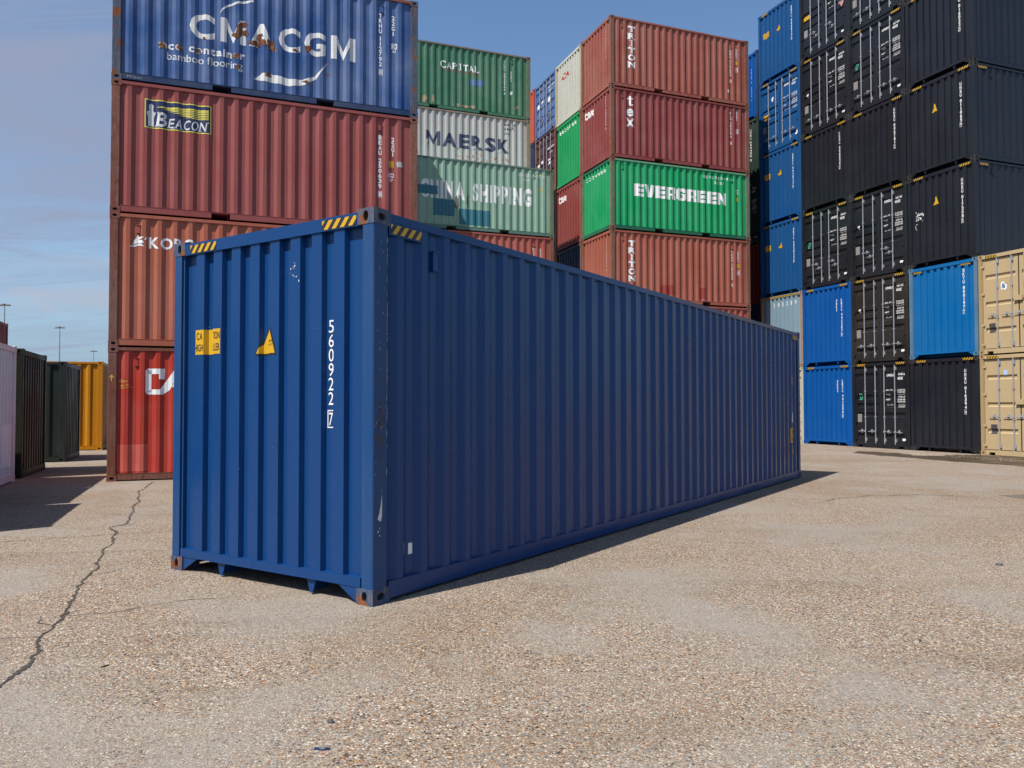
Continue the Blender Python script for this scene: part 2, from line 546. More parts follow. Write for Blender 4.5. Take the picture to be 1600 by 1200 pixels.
def side_mesh(f, L, H):
    F = Face(f, L, H)
    mb = MB()
    pr = side_profile(L)
    z0, z1 = 0.150, H-0.070
    rnd = random.Random(5)
    zs = [z0, z1]
    for (a, da), (b, db) in zip(pr, pr[1:]):
        mb.add([F.p(a, z0, da), F.p(b, z0, db), F.p(b, z1, db), F.p(a, z1, da)], [(0, 1, 2, 3)])
    return mb.mesh('side_panel', recalc=False)


def end_mesh(f, L, H):
    F = Face(f, L, H)
    mb = MB()
    pr = end_profile()
    z0, z1 = (0.185 if L > 10 else 0.145), H-0.125
    for (a, da), (b, db) in zip(pr, pr[1:]):
        mb.add([F.p(a, z0, da), F.p(b, z0, db), F.p(b, z1, db), F.p(a, z1, da)], [(0, 1, 2, 3)])
    return mb.mesh('end_panel', recalc=False)


def oval(cx, cy, rx, ry, n=14):
    # stadium-like oval
    return [(cx+rx*math.copysign(abs(math.cos(t))**0.75, math.cos(t)), cy+ry*math.copysign(abs(math.sin(t))**0.85, math.sin(t))) for t in [2*math.pi*i/n for i in range(n)]]


def casting_mesh(sx, sy, sz, L, H):
    """corner casting: local box with oval apertures in its two upright faces and top or bottom"""
    mb = MB()
    X, Y, Z = 0.178, 0.162, 0.118

    def tr(p):
        x = p[0] if sx == 0 else L-p[0]
        y = p[1] if sy == 0 else WD-p[1]
        z = p[2] if sz == 0 else H-p[2]
        return (x, y, z)

    def face(fn, w, h, rx, ry):
        n = 14
        ov = oval(w/2, h/2, rx, ry, n)
        outer = []
        for i in range(n):
            dx, dy = ov[i][0]-w/2, ov[i][1]-h/2
            k = min((w/2)/abs(dx) if abs(dx) > 1e-6 else 9e9, (h/2)/abs(dy) if abs(dy) > 1e-6 else 9e9)
            outer.append((w/2+dx*k, h/2+dy*k))
        # snap the nearest outer points to the corners
        for c in ((0, 0), (w, 0), (w, h), (0, h)):
            j = min(range(n), key=lambda q: (outer[q][0]-c[0])**2+(outer[q][1]-c[1])**2)
            outer[j] = c
        vs = [tr(fn(a, b, 0)) for a, b in outer]+[tr(fn(a, b, 0)) for a, b in ov]+[tr(fn(a, b, 0.028)) for a, b in ov]
        fs = [(i, (i+1) % n, n+(i+1) % n, n+i) for i in range(n)]+[(n+i, n+(i+1) % n, 2*n+(i+1) % n, 2*n+i) for i in range(n)]
        mb.add(vs, fs, 0)
        mb.add([tr(fn(a, b, 0.028)) for a, b in ov], [tuple(range(n))], 1)
    face(lambda a, b, d: (a, d, b), X, Z, 0.040, 0.026)      # long side
    face(lambda a, b, d: (d, a, b), Y, Z, 0.025, 0.040)      # end
    face(lambda a, b, d: (a, b, d), X, Y, 0.06, 0.032)       # top / bottom
    mb.add([tr(p) for p in ((X, 0, 0), (X, Y, 0), (X, Y, Z), (X, 0, Z))], [(0, 1, 2, 3)])
    mb.add([tr(p) for p in ((0, Y, 0), (X, Y, 0), (X, Y, Z), (0, Y, Z))], [(0, 1, 2, 3)])
    mb.add([tr(p) for p in ((0, 0, Z), (X, 0, Z), (X, Y, Z), (0, Y, Z))], [(0, 1, 2, 3)])
    return mb.mesh('corner_casting', 2)


def post_mesh(sx, sy, L, H):
    mb = MB()
    pts = [(0.004, 0.012), (0.012, 0.004), (0.150, 0.004), (0.150, 0.022), (0.165, 0.026), (0.165, 0.075), (0.075, 0.075), (0.075, 0.128), (0.026, 0.128), (0.022, 0.112), (0.004, 0.112)]
    z0, z1 = 0.118, H-0.118
    q = []
    for x, y in pts:
        q.append((x if sx == 0 else L-x, y if sy == 0 else WD-y))
    n = len(q)
    vs = [(x, y, z0) for x, y in q]+[(x, y, z1) for x, y in q]
    mb.add(vs, [(i, (i+1) % n, n+(i+1) % n, n+i) for i in range(n)])
    return mb.mesh('corner_post')


def rail_mesh(f, L, H, kind):
    F = Face(f, L, H)
    mb = MB()
    if kind == 'top' and f in 'SN':
        F.box(mb, 0.178, L-0.178, H-0.078, H-0.018, 0.003, 0.063)
    elif kind == 'bottom' and f in 'SN':
        z0, z1 = 0.028, 0.158
        if L < 8:
            c = L/2
            cuts = [(c-1.025-0.18, c-1.025+0.18), (c+1.025-0.18, c+1.025+0.18)]
        else:
            cuts = []
        x = 0.178
        for a, b in cuts+[(L-0.178, L-0.178)]:
            F.box(mb, x, a, z0, z1-0.014, 0.008, 0.014)         # web
            F.box(mb, x, a, z0-0.004, z0+0.002, 0.0085, 0.052)   # lower flange
            x = b
        F.box(mb, 0.178, L-0.178, z1-0.014, z1-0.008, 0.004, 0.062)
        for a, b in cuts:
            for q in (a-0.004, b-0.004):
                F.box(mb, q, q+0.008, z0+0.003, z1-0.016, 0.016, 0.40)
            F.box(mb, a+0.006, b-0.006, z1-0.034, z1-0.017, 0.009, 0.4)
    elif kind == 'top':
        F.box(mb, 0.162, WD-0.162, H-0.122, H-0.022, 0.003, 0.070)
    elif kind == 'bottom':
        if L > 10:
            F.box(mb, 0.128, WD-0.128, 0.122, 0.192, 0.006, 0.085)
            for s0, sg in ((0.163, 1), (WD-0.163, -1)):
                p = [F.p(s0, 0.004, 0.012), F.p(s0+0.20*sg, 0.1215, 0.012), F.p(s0, 0.1215, 0.012), F.p(s0, 0.004, 0.02), F.p(s0+0.20*sg, 0.1215, 0.02), F.p(s0, 0.1215, 0.02)]
                mb.add(p, [(0, 1, 2), (3, 5, 4), (0, 3, 4, 1), (1, 4, 5, 2), (2, 5, 3, 0)])
        else:
            F.box(mb, 0.163, WD-0.163, 0.025, 0.152, 0.006, 0.085)
    elif kind == 'sill':
        F.box(mb, 0.163, 0.26, 0.012, 0.150, 0.004, 0.09)
        F.box(mb, 0.262, 0.45, 0.085, 0.150, 0.004, 0.09)
        F.box(mb, 0.452, WD-0.452, 0.012, 0.150, 0.004, 0.09)
        F.box(mb, WD-0.45, WD-0.262, 0.085, 0.150, 0.004, 0.09)
        F.box(mb, WD-0.26, WD-0.163, 0.012, 0.150, 0.004, 0.09)
    return mb.mesh('rail')


def bracket_mesh(f, L, s):
    F = Face(f, L, HH)
    mb = MB()
    w = 0.052
    a = [F.p(s-w, 0.1215, 0.03), F.p(s+w, 0.1215, 0.03), F.p(s+0.014, 0.012, 0.03), F.p(s-0.014, 0.012, 0.03)]
    b = [F.p(s-w, 0.1215, 0.042), F.p(s+w, 0.1215, 0.042), F.p(s+0.014, 0.012, 0.042), F.p(s-0.014, 0.012, 0.042)]
    mb.add(a+b, [(0, 1, 2, 3), (7, 6, 5, 4), (0, 4, 5, 1), (1, 5, 6, 2), (2, 6, 7, 3), (3, 7, 4, 0)])
    F.box(mb, s-0.006, s+0.006, 0.03, 0.121, 0.043, 0.20)
    return mb.mesh('hanging_bracket')


def roof_mesh(L, H):
    mb = MB()
    n = int((L-0.2)/0.21)
    p = (L-0.2)/n
    z = H-0.022
    xs = []
    for i in range(n):
        x = 0.1+i*p
        xs += [(x, z-0.02), (x+0.3*p, z-0.02), (x+0.45*p, z), (x+0.85*p, z), (x+p, z-0.02)]
    for (a, za), (b, zb) in zip(xs, xs[1:]):
        if b-a < 1e-6:
            continue
        mb.add([(a, 0.064, za), (b, 0.064, zb), (b, WD-0.064, zb), (a, WD-0.064, za)], [(0, 1, 2, 3)])
    return mb.mesh('roof_panel', recalc=False)


def floor_mesh(L):
    mb = MB()
    mb.box(0.09, L-0.09, 0.066, WD-0.066, 0.125, 0.152)
    n = int(L/0.35)
    for i in range(1, n):
        x = i*L/n
        mb.box(x-0.004, x+0.004, 0.066, WD-0.066, 0.03, 0.1245)
        mb.box(x+0.0045, x+0.04, 0.066, WD-0.066, 0.03, 0.034)
    return mb.mesh('floor')


def leaf_mesh(f, L, H, i, style):
    F = Face(f, L, H)
    mb = MB()
    s0, s1 = (0.132, 1.200) if i == 0 else (1.238, 2.306)
    pr = door_profile(H, style)
    a, b = s0+0.075, s1-0.075
    for (z0, d0), (z1, d1) in zip(pr, pr[1:]):
        mb.add([F.p(a, z0, d0), F.p(b, z0, d0), F.p(b, z1, d1), F.p(a, z1, d1)], [(0, 1, 2, 3)])
        for q in (a, b):
            if d0 != d1 or d0 > 0.06:
                mb.add([F.p(q, z0, d0), F.p(q, z1, d1), F.p(q, z1, 0.0499), F.p(q, z0, 0.0499)], [(0, 1, 2, 3)])
    zz0, zz1 = pr[0][0], pr[-1][0]
    F.box(mb, s0, a, zz0, zz1, 0.046, 0.092)
    F.box(mb, b, s1, zz0, zz1, 0.046, 0.092)
    return mb.mesh('door')


def gasket_mesh(f, L, H, i):
    F = Face(f, L, H)
    mb = MB()
    s0, s1 = (0.108, 1.218) if i == 0 else (1.2195, 2.330)
    z0, z1 = 0.1515, H-0.1255
    F.box(mb, s0, s0+0.022, z0, z1, 0.056, 0.09)
    F.box(mb, s1-0.022, s1, z0, z1, 0.056, 0.09)
    F.box(mb, s0+0.023, s1-0.023, z0-0.004, z0+0.018, 0.040, 0.049)
    F.box(mb, s0+0.023, s1-0.023, z1-0.018, z1+0.003, 0.040, 0.049)
    F.box(mb, s0, s1, z0, z1, 0.094, 0.10)
    return mb.mesh('gasket')


def bar_mesh(f, L, H, s):
    F = Face(f, L, H)
    mb = MB()
    mb.cyl(F.p(s, 0.07, 0.022), F.p(s, H-0.05, 0.022), 0.017, 8)
    for z in (0.06, H-0.135):
        F.box(mb, s-0.03, s+0.045, z+0.03, z+0.085, 0.0045, 0.0475)
    for z in (0.22, H-0.30):
        F.box(mb, s-0.012, s+0.055, z, z+0.11, 0.006, 0.0455)
    for t in (0.36, 0.66):
        z = H*t
        F.box(mb, s-0.028, s+0.028, z-0.022, z+0.022, 0.003, 0.0455)
    return mb.mesh('locking_bar')


def handle_mesh(f, L, H, s, z, dr):
    F = Face(f, L, H)
    mb = MB()
    mb.cyl(F.p(s, z, 0.0), F.p(s+0.30*dr, z-0.012, 0.006), 0.011, 6)
    F.box(mb, s-0.035, s+0.035, z-0.03, z+0.03, -0.004, 0.004)
    F.box(mb, s+0.16*dr-0.03, s+0.16*dr+0.03, z-0.055, z+0.06, 0.014, 0.048)
    return mb.mesh('handle')


def hinge_mesh(f, L, H, i, z):
    F = Face(f, L, H)
    mb = MB()
    s = 0.085 if i == 0 else WD-0.185
    F.box(mb, s, s+0.10, z-0.03, z+0.03, 0.010, 0.0455)
    c = 0.092 if i == 0 else WD-0.092
    mb.cyl(F.p(c, z-0.045, 0.012), F.p(c, z+0.045, 0.012), 0.014, 6)
    return mb.mesh('hinge')


# ---------------------------------------------------------------- lettering and stickers (real sheets that follow the corrugation)
GL = {}


def glyph(ch, bold):
    k = (ch, bold)
    if k in GL:
        return GL[k]
    cu = bpy.data.curves.new('g', 'FONT')
    cu.body = ch
    cu.size = 1.0
    cu.offset = bold
    cu.resolution_u = 3
    o = bpy.data.objects.new('g', cu)
    COL.objects.link(o)
    bpy.context.view_layer.update()
    me = o.to_mesh()
    vs = [(v.co.x, v.co.y) for v in me.vertices]
    fs = [tuple(p.vertices) for p in me.polygons]
    o.to_mesh_clear()
    bpy.data.objects.remove(o)
    bpy.data.curves.remove(cu)
    GL[k] = (vs, fs)
    return GL[k]


_cap = glyph('H', 0.0)
CAP = max(v[1] for v in _cap[0])


def bigm(x, z, h, w, mat=0, st=0.24):
    t = w*st
    m = x+w/2
    return (rect(x, x+t, z, z+h, mat)+rect(x+w-t, x+w, z, z+h, mat)
            + poly([(x+t, z+h), (x+t, z+h*0.62), (m, z), (m, z+h*0.36)], mat)+poly([(x+w-t, z+h), (m, z+h*0.36), (m, z), (x+w-t, z+h*0.62)], mat))


def text(s, x, z, h, width=None, bold=0.02, mat=0, gap=0.16, ital=0.0, adv=None, cellw=None):
    """string with cap height h, lower left at (x, z); scaled to width when given"""
    out = []
    cur = 0.0
    for ch in s:
        if ch == ' ':
            cur += 0.42
            continue
        vs, fs = glyph(ch, bold)
        x0 = min(v[0] for v in vs)
        x1 = max(v[0] for v in vs)
        k = 1.0/(CAP+2*bold)
        w = (x1-x0)*k
        out.append(([((v[0]-x0)*k+cur, (v[1]+bold)*k) for v in vs], fs))
        cur += w+gap
    tot = cur-gap
    sx = (width/tot) if width else h
    return [([(x+u*sx+ital*v*h, z+v*h) for u, v in vs], fs, mat) for vs, fs in out]


def vstack(s, xc, ztop, ch, pitch, cw, bold=0.02, mat=0, box_last=False):
    out = []
    z = ztop
    for i, c in enumerate(s):
        if c == ' ':
            z -= pitch*0.5
            continue
        w = cw*(0.35 if c in '1I' else 1.0)
        out += text(c, xc-w/2, z-ch, ch, w, bold, mat)
        if box_last and i == len(s)-1:
            out += frame(xc-cw*0.85, xc+cw*0.85, z-ch-0.02, z+0.02, 0.008, mat)
        z -= pitch
    return out


def rect(s0, s1, z0, z1, mat=0):
    return [([(s0, z0), (s1, z0), (s1, z1), (s0, z1)], [(0, 1, 2, 3)], mat)]


def poly(pts, mat=0):
    return [(pts, [tuple(range(len(pts)))], mat)]


def frame(s0, s1, z0, z1, t, mat=0):
    return rect(s0, s1, z0, z0+t, mat)+rect(s0, s1, z1-t, z1, mat)+rect(s0, s0+t, z0+t, z1-t, mat)+rect(s1-t, s1, z0+t, z1-t, mat)


def clip(pts, axis, val, keep_less):
    out = []
    n = len(pts)
    for i in range(n):
        a, b = pts[i], pts[(i+1) % n]
        ia = (a[axis] <= val) == keep_less or a[axis] == val
        ib = (b[axis] <= val) == keep_less or b[axis] == val
        if ia:
            out.append(a)
        if ia != ib:
            t = (val-a[axis])/(b[axis]-a[axis])
            out.append((a[0]+(b[0]-a[0])*t, a[1]+(b[1]-a[1])*t))
    return out


def hazard(s0, s1, z0, z1, mats=(0, 1), n=None):
    """yellow and black slanted bars, mats = (yellow, black)"""
    h = z1-z0
    w = h*0.62
    x = s0-h
    out = []
    k = 0
    while x < s1:
        p = [(x, z0), (x+w, z0), (x+w+h*0.8, z1), (x+h*0.8, z1)]
        p = clip(clip(p, 0, s0, False), 0, s1, True)
        if len(p) >= 3:
            out += poly(p, mats[k % 2])
        x += w
        k += 1
    return out


def arc_strip(pts, ws, mat=0):
    """tapered strip along points"""
    vs = []
    for i, (p, w) in enumerate(zip(pts, ws)):
        a = pts[max(0, i-1)]
        b = pts[min(len(pts)-1, i+1)]
        d = Vector((b[0]-a[0], b[1]-a[1])).normalized()
        n = (-d.y, d.x)
        vs += [(p[0]+n[0]*w/2, p[1]+n[1]*w/2), (p[0]-n[0]*w/2, p[1]-n[1]*w/2)]
    fs = [(2*i, 2*i+1, 2*i+3, 2*i+2) for i in range(len(pts)-1)]
    return [(vs, fs, mat)]


def blob(cx, cz, rx, rz, seed=0, mat=0, n=18):
    rnd = random.Random(seed)
    ph = [rnd.uniform(0, 6.28) for _ in range(5)]
    pts = []
    for i in range(n):
        t = 2*math.pi*i/n
        r = 1+0.16*math.sin(2*t+ph[0])+0.14*math.sin(3*t+ph[1])+0.12*math.sin(5*t+ph[2])+0.1*math.sin(7*t+ph[3])
        pts.append((cx+rx*r*math.cos(t), cz+rz*r*math.sin(t)))
    vs = [(cx, cz)]+pts
    return [(vs, [(0, i+1, (i+1) % n+1) for i in range(n)], mat)]


def decal(C, name, f, shapes, mats, mode=None, lift=0.003, parent=None, label=None, d=None):
    """mode: 'wall' follows the corrugated panel, 'flat' lies at depth d, 'door' follows the door leaf"""
    if mode is None:
        mode = 'wall'
    L, H = C['L'], C['H']
    F = Face(f, L, H)
    bm = bmesh.new()
    for vs, fs, m in shapes:
        bv = [bm.verts.new((v[0], v[1], 0)) for v in vs]
        for q in fs:
            try:
                fc = bm.faces.new([bv[i] for i in q])
                fc.material_index = m
            except ValueError:
                pass
    if mode == 'wall':
        pr = side_profile(L) if f in 'SN' else end_profile()
        ax = 0
    elif mode == 'door':
        pr = door_profile(H, C['style'])
        ax = 1
    else:
        pr = None
    if pr:
        lo = min(v.co[ax] for v in bm.verts)
        hi = max(v.co[ax] for v in bm.verts)
        no = (1, 0, 0) if ax == 0 else (0, 1, 0)
        for s, _ in pr:
            if lo < s < hi:
                co = (s, 0, 0) if ax == 0 else (0, s, 0)
                bmesh.ops.bisect_plane(bm, geom=bm.verts[:]+bm.edges[:]+bm.faces[:], plane_co=co, plane_no=no, dist=1e-5)
    for v in bm.verts:
        s, z = v.co.x, v.co.y
        dd = depth_at(pr, v.co[ax]) if pr else d
        v.co = F.p(s, z, dd-lift)
    bm.normal_update()
    me = bpy.data.meshes.new(name)
    bm.to_mesh(me)
    bm.free()
    for _ in mats:
        me.materials.append(None)
    return link(name, me, mats, parent or C['root'], label)


# ---------------------------------------------------------------- the container builder
TH = 0.363
AX = Vector((math.cos(TH), math.sin(TH)))
BX = Vector((-AX.y, AX.x))


def ab(a, b):
    v = AX*a+BX*b
    return (v.x, v.y)


def container(xy, z, L, H, mat, label, group=None, th=TH, ends=('wall', 'wall'), post=None, cast=None, style='dark', rail=None, castm=None,
              handles='double', plate=True, vents=True, brackets=True, trail=None):
    C = dict(L=L, H=H, style=style, mat=mat)
    root = bpy.data.objects.new('shipping_container', None)
    COL.objects.link(root)
    root.empty_display_size = 0.5
    root.location = (xy[0], xy[1], z)
    root.rotation_euler = (0, 0, th)
    root['label'] = label
    root['category'] = 'shipping container'
    if group:
        root['group'] = group
    C['root'] = root
    post = post or mat
    cast = cast or post
    rail = rail or mat
    k = (L, H)
    for f in 'SN':
        link('side_panel', cached(('side', f)+k, lambda: side_mesh(f, L, H)), mat, root)
        link('top_rail', cached(('tr', f)+k, lambda: rail_mesh(f, L, H, 'top')), trail or rail, root)
        link('bottom_rail', cached(('br', f)+k, lambda: rail_mesh(f, L, H, 'bottom')), rail, root)
    for f, e in (('W', ends[0]), ('E', ends[1])):
        link('header', cached(('hd', f)+k, lambda: rail_mesh(f, L, H, 'top')), rail, root)
        if e == 'wall':
            link('end_panel', cached(('end', f)+k, lambda: end_mesh(f, L, H)), mat, root)
            link('end_sill', cached(('es', f)+k, lambda: rail_mesh(f, L, H, 'bottom')), rail, root)
            if L > 10 and f == 'W' and brackets:
                for s in (0.67, 1.77):
                    link('hanging_bracket', cached(('hb', f, s), lambda: bracket_mesh(f, L, s)), rail, root)
        else:
            link('door_sill', cached(('ds', f)+k, lambda: rail_mesh(f, L, H, 'sill')), rail, root)
            for i in (0, 1):
                dr = link('door', cached(('lf', f, i, style)+k, lambda: leaf_mesh(f, L, H, i, style)), mat, root)
                link('gasket', cached(('gk', f, i)+k, lambda: gasket_mesh(f, L, H, i)), M_RUBBER, dr)
                for j, s in enumerate(((0.58, 1.02) if i == 0 else (1.40, 1.84))):
                    link('locking_bar', cached(('lb', f, s)+k, lambda: bar_mesh(f, L, H, s)), M_GAL, dr)
                    if handles == 'double':
                        zz = (0.86, 0.70)[j]
                        d_ = 1 if j == 0 else -1
                    else:
                        zz = 0.56
                        d_ = -1 if i == 0 else 1
                        if handles == 'beige':
                            zz, d_ = 1.12, -1
                    link('handle', cached(('hn', f, s, zz, d_)+k, lambda: handle_mesh(f, L, H, s, zz, d_)), M_GAL, dr)
                for q in (0.28, 0.85, 1.75, H-0.35):
                    link('hinge', cached(('hg', f, i, q)+k, lambda: hinge_mesh(f, L, H, i, q)), rail, dr)
                if i == 0 and plate:
                    C['door0'] = dr
                    sh = rect(0.215, 0.40, 0.86, 1.14, 0)
                    decal(C, 'data_plate', f, sh, [M_PLATE if style != 'beige' else M_PLATED], 'flat', 0.004, dr, d=0.049)
                C['door%d' % i] = dr
    for sx in (0, 1):
        for sy in (0, 1):
            link('corner_post', cached(('post', sx, sy)+k, lambda: post_mesh(sx, sy, L, H)), post, root)
            for sz in (0, 1):
                link('corner_casting', cached(('cast', sx, sy, sz)+k, lambda: casting_mesh(sx, sy, sz, L, H)), [cast, M_DARK], root)
    link('roof', cached(('roof',)+k, lambda: roof_mesh(L, H)), mat, root)
    link('floor', cached(('floor', L), lambda: floor_mesh(L)), rail, root)
    if vents:
        for s in ((0.73, L-0.53) if L > 10 else (vents if isinstance(vents, tuple) else (0.50, L-0.80))):
            F = Face('S', L, H)

            def vm():
                mb = MB()
                F.box(mb, s-0.03, s+0.03, H-0.36, H-0.22, 0.018, 0.047)
                F.box(mb, s-0.034, s+0.034, H-0.225, H-0.214, 0.008, 0.047)
                F.box(mb, s-0.034, s+0.034, H-0.375, H-0.361, 0.012, 0.047, 0)
                return mb.mesh('vent')
            link('vent', cached(('vent', s)+k, vm), mat, root)
    return C


def hz_wall(C, f='W'):
    """the pair of striped tapes on the header"""
    H = C['H']
    for s0 in (0.24, 1.90):
        decal(C, 'hazard_tape', f, hazard(s0, s0+0.36, H-0.112, H-0.042), [M_YEL, M_BLK], 'flat', 0.003, d=0.003)


def hz_side(C):
    H = C['H']
    L = C['L']
    F = Face('S', L, H)
    for s0 in (0.185, L-0.545):
        mb = MB()
        F.box(mb, s0-0.015, s0+0.375, H-0.178, H-0.080, 0.004, 0.010)
        pl = link('reinforcement_plate', mb.mesh('plate'), C['mat'], C['root'])
        decal(C, 'hazard_tape', 'S', hazard(s0, s0+0.35, H-0.165, H-0.095), [M_YEL, M_BLK], 'flat', 0.003, pl, d=0.004)


def warn_tri(C, f='W', s=1.02, z=1.87, h=0.20):
    decal(C, 'warning_sticker', f, poly([(s-0.02, z-0.015), (s+0.245, z-0.015), (s+0.235, z+0.02), (s+0.155, z+h+0.02), (s+0.12, z+h+0.02)], 1), [M_YEL, M_BLK], 'wall', 0.002)
    decal(C, 'warning_sticker', f, poly([(s, z), (s+0.225, z), (s+0.22, z+0.02), (s+0.15, z+h), (s+0.125, z+h)], 0), [M_YEL, M_BLK], 'wall', 0.0035)


def door_text(C, num, chk, mass=True, label=None):
    H = C['H']
    dr = C['door1']
    decal(C, 'marking', 'W', text(num[:4], 1.46, H-0.50, 0.09, 0.29, 0.035, gap=0.12), [M_WHITE], 'door', 0.003, dr)
    sh = text(num[5:], 1.93, H-0.47, 0.09, 0.30, 0.035, gap=0.12)
    if chk:
        sh += text(chk, 2.268, H-0.47, 0.085, 0.045, 0.012)
        sh += frame(2.255, 2.322, H-0.485, H-0.37, 0.007)
    decal(C, 'marking', 'W', sh, [M_WHITE], 'door', 0.003, dr)
    decal(C, 'marking', 'W', text('45G1', 1.93, H-0.62, 0.09, 0.21, 0.035, gap=0.12), [M_WHITE], 'door', 0.003, dr)
    if mass:
        z = H-0.98
        rows = [('MAX. WT', '32.500 KGS'), ('', '71.650 LBS'), ('TARE', '3.880 KGS'), ('', '8.550 LBS'), ('NET', '28.620 KGS'), ('', '63.100 LBS'), ('CU. CAP', '76.4 CU.M'), ('', '2.700 CU.FT')]
        for i, (a, b) in enumerate(rows):
            zz = z-i*0.068-(i//2)*0.022
            if a:
                decal(C, 'marking', 'W', text(a, 1.46, zz, 0.05, 0.27 if len(a) > 5 else 0.16, 0.025), [M_WHITE], 'door', 0.003, dr)
            decal(C, 'marking', 'W', text(b, 1.93, zz, 0.05, 0.30, 0.025), [M_WHITE], 'door', 0.003, dr)
    decal(C, 'owner_label', 'W', rect(2.10, 2.28, 0.28, 0.35), [M_WHITE], 'door', 0.003, dr)
    return dr


# ---------------------------------------------------------------- setting: ground
gm = ground_mat()
mb = MB()
mb.add([(-1500, -300, 0), (1500, -300, 0), (1500, 3000, 0), (-1500, 3000, 0)], [(0, 1, 2, 3)])
link('ground', mb.mesh('ground', recalc=False), gm, kind='structure')

rnd = random.Random(11)


def crack(pts, w0, name, mat, z=0.004, jit=0.03, seg=0.035):
    path = []
    for (a, b) in zip(pts, pts[1:]):
        d = math.dist(a, b)
        n = max(2, int(d/seg))
        for i in range(n):
            t = i/n
            path.append((a[0]+(b[0]-a[0])*t, a[1]+(b[1]-a[1])*t))
    path.append(pts[-1])
    vs = []
    n = len(path)
    for i, p in enumerate(path):
        q = path[min(n-1, i+1)]
        r_ = path[max(0, i-1)]
        d = Vector((q[0]-r_[0], q[1]-r_[1])).normalized()
        nx = Vector((-d.y, d.x))
        off = jit*(noise.noise(Vector((p[0]*1.7, p[1]*1.7, 3)))*2.2+noise.noise(Vector((p[0]*9, p[1]*9, 1)))*0.9)
        c = Vector(p)+nx*off
        w = w0*(0.65+0.7*abs(noise.noise(Vector((p[0]*5, p[1]*5, 9))))*2)*min(1, (i+1)/6, (n-i)/8)
        e1 = w*0.5*(1+0.8*rnd.uniform(-1, 1))
        e2 = w*0.5*(1+0.8*rnd.uniform(-1, 1))
        vs += [(c.x+nx.x*e1, c.y+nx.y*e1, z), (c.x-nx.x*e2, c.y-nx.y*e2, z)]
    fs = [(2*i, 2*i+1, 2*i+3, 2*i+2) for i in range(n-1)]
    mb = MB()
    mb.add(vs, fs)
    me = mb.mesh(name, recalc=False)
    me.flip_normals() if me.polygons[0].normal.z < 0 else None
    return link(name, me, mat, kind='structure')


M_CRACK = rough_mat('crack_filler', (0.018, 0.015, 0.013), (0.075, 0.062, 0.05), 90)
M_CRACK2 = rough_mat('hairline_crack_dirt', (0.07, 0.058, 0.047), (0.16, 0.135, 0.108), 90)
crack([(-2.2, 3.0), (-2.59, 4.05), (-2.73, 4.5), (-3.11, 5.52), (-3.56, 6.63), (-4.30, 8.6), (-4.55, 9.1), (-4.78, 9.45), (-4.70, 9.75), (-5.2, 10.9), (-5.95, 12.66), (-6.35, 13.6), (-6.55, 14.3), (-6.85, 15.2)], 0.020, 'pavement_crack', M_CRACK, jit=0.030, seg=0.018)
for q in ([(-3.62, 6.75), (-3.50, 6.95), (-3.46, 7.1)], [(-4.72, 9.5), (-4.62, 9.62), (-4.60, 9.9)], [(-3.0, 5.25), (-3.16, 5.32), (-3.25, 5.5)], [(-5.3, 11.1), (-5.15, 11.3), (-5.12, 11.6)]):
    crack(q, 0.007, 'pavement_crack', M_CRACK, jit=0.03, seg=0.015)
crack([(-3.12, 5.5), (-2.75, 5.62), (-2.4, 5.95), (-2.05, 6.05)], 0.010, 'pavement_crack', M_CRACK2, jit=0.03)
crack([(-3.35, 4.95), (-3.0, 4.98), (-2.86, 4.92)], 0.009, 'pavement_crack', M_CRACK2, jit=0.02)
crack([(4.6, 11.9), (5.1, 12.4), (5.75, 12.75), (6.4, 12.85), (7.3, 12.6)], 0.030, 'pavement_crack', M_CRACK2, jit=0.05)
crack([(-5.9, 8.2), (-4.5, 8.95), (-3.6, 9.35), (-2.9, 9.6)], 0.014, 'slab_joint', M_CRACK2, jit=0.012)


def wet_mat():
    m, nt, b = new_mat('wet_concrete')
    tc = nn(nt, 'ShaderNodeTexCoord')
    co = tc.outputs['Object']
    f = noisen(nt, co, 18, 6, 0.7)
    g = noisen(nt, co, 1.3, 4, 0.6)
    col = mixc(nt, f, (0.036, 0.026, 0.018, 1), (0.085, 0.063, 0.042, 1))
    nt.links.new(col, b.inputs['Base Color'])
    nt.links.new(mrange(nt, g, 0.4, 0.6, 0.30, 0.75), b.inputs['Roughness'])
    b.inputs['Specular IOR Level'].default_value = 0.22
    bp = nn(nt, 'ShaderNodeBump')
    bp.inputs['Distance'].default_value = 1.0
    nt.links.new(mth(nt, 'MULTIPLY', f, 0.0015), bp.inputs['Height'])
    nt.links.new(bp.outputs[0], b.inputs['Normal'])
    return m


M_WET = wet_mat()


def patch(pts, name, mat, z=0.004, seed=1, amp=0.10):
    vs = []
    n = len(pts)
    for i in range(n):
        a, b = Vector(pts[i]), Vector(pts[(i+1) % n])
        k = max(2, int((b-a).length/0.10))
        for j in range(k):
            p = a.lerp(b, j/k)
            nz = noise.noise_vector(Vector((p.x*2.2, p.y*2.2, seed)))+0.5*noise.noise_vector(Vector((p.x*8, p.y*8, seed)))
            vs.append((p.x+nz.x*amp, p.y+nz.y*amp))
    bm = bmesh.new()
    bv = [bm.verts.new((x, y, z)) for x, y in vs]
    bm.faces.new(bv)
    bmesh.ops.triangulate(bm, faces=bm.faces[:])
    for f_ in bm.faces:
        if f_.normal.z < 0:
            f_.normal_flip()
    me = bpy.data.meshes.new(name)
    bm.to_mesh(me)
    bm.free()
    me.materials.append(None)
    return link(name, me, mat, kind='structure')


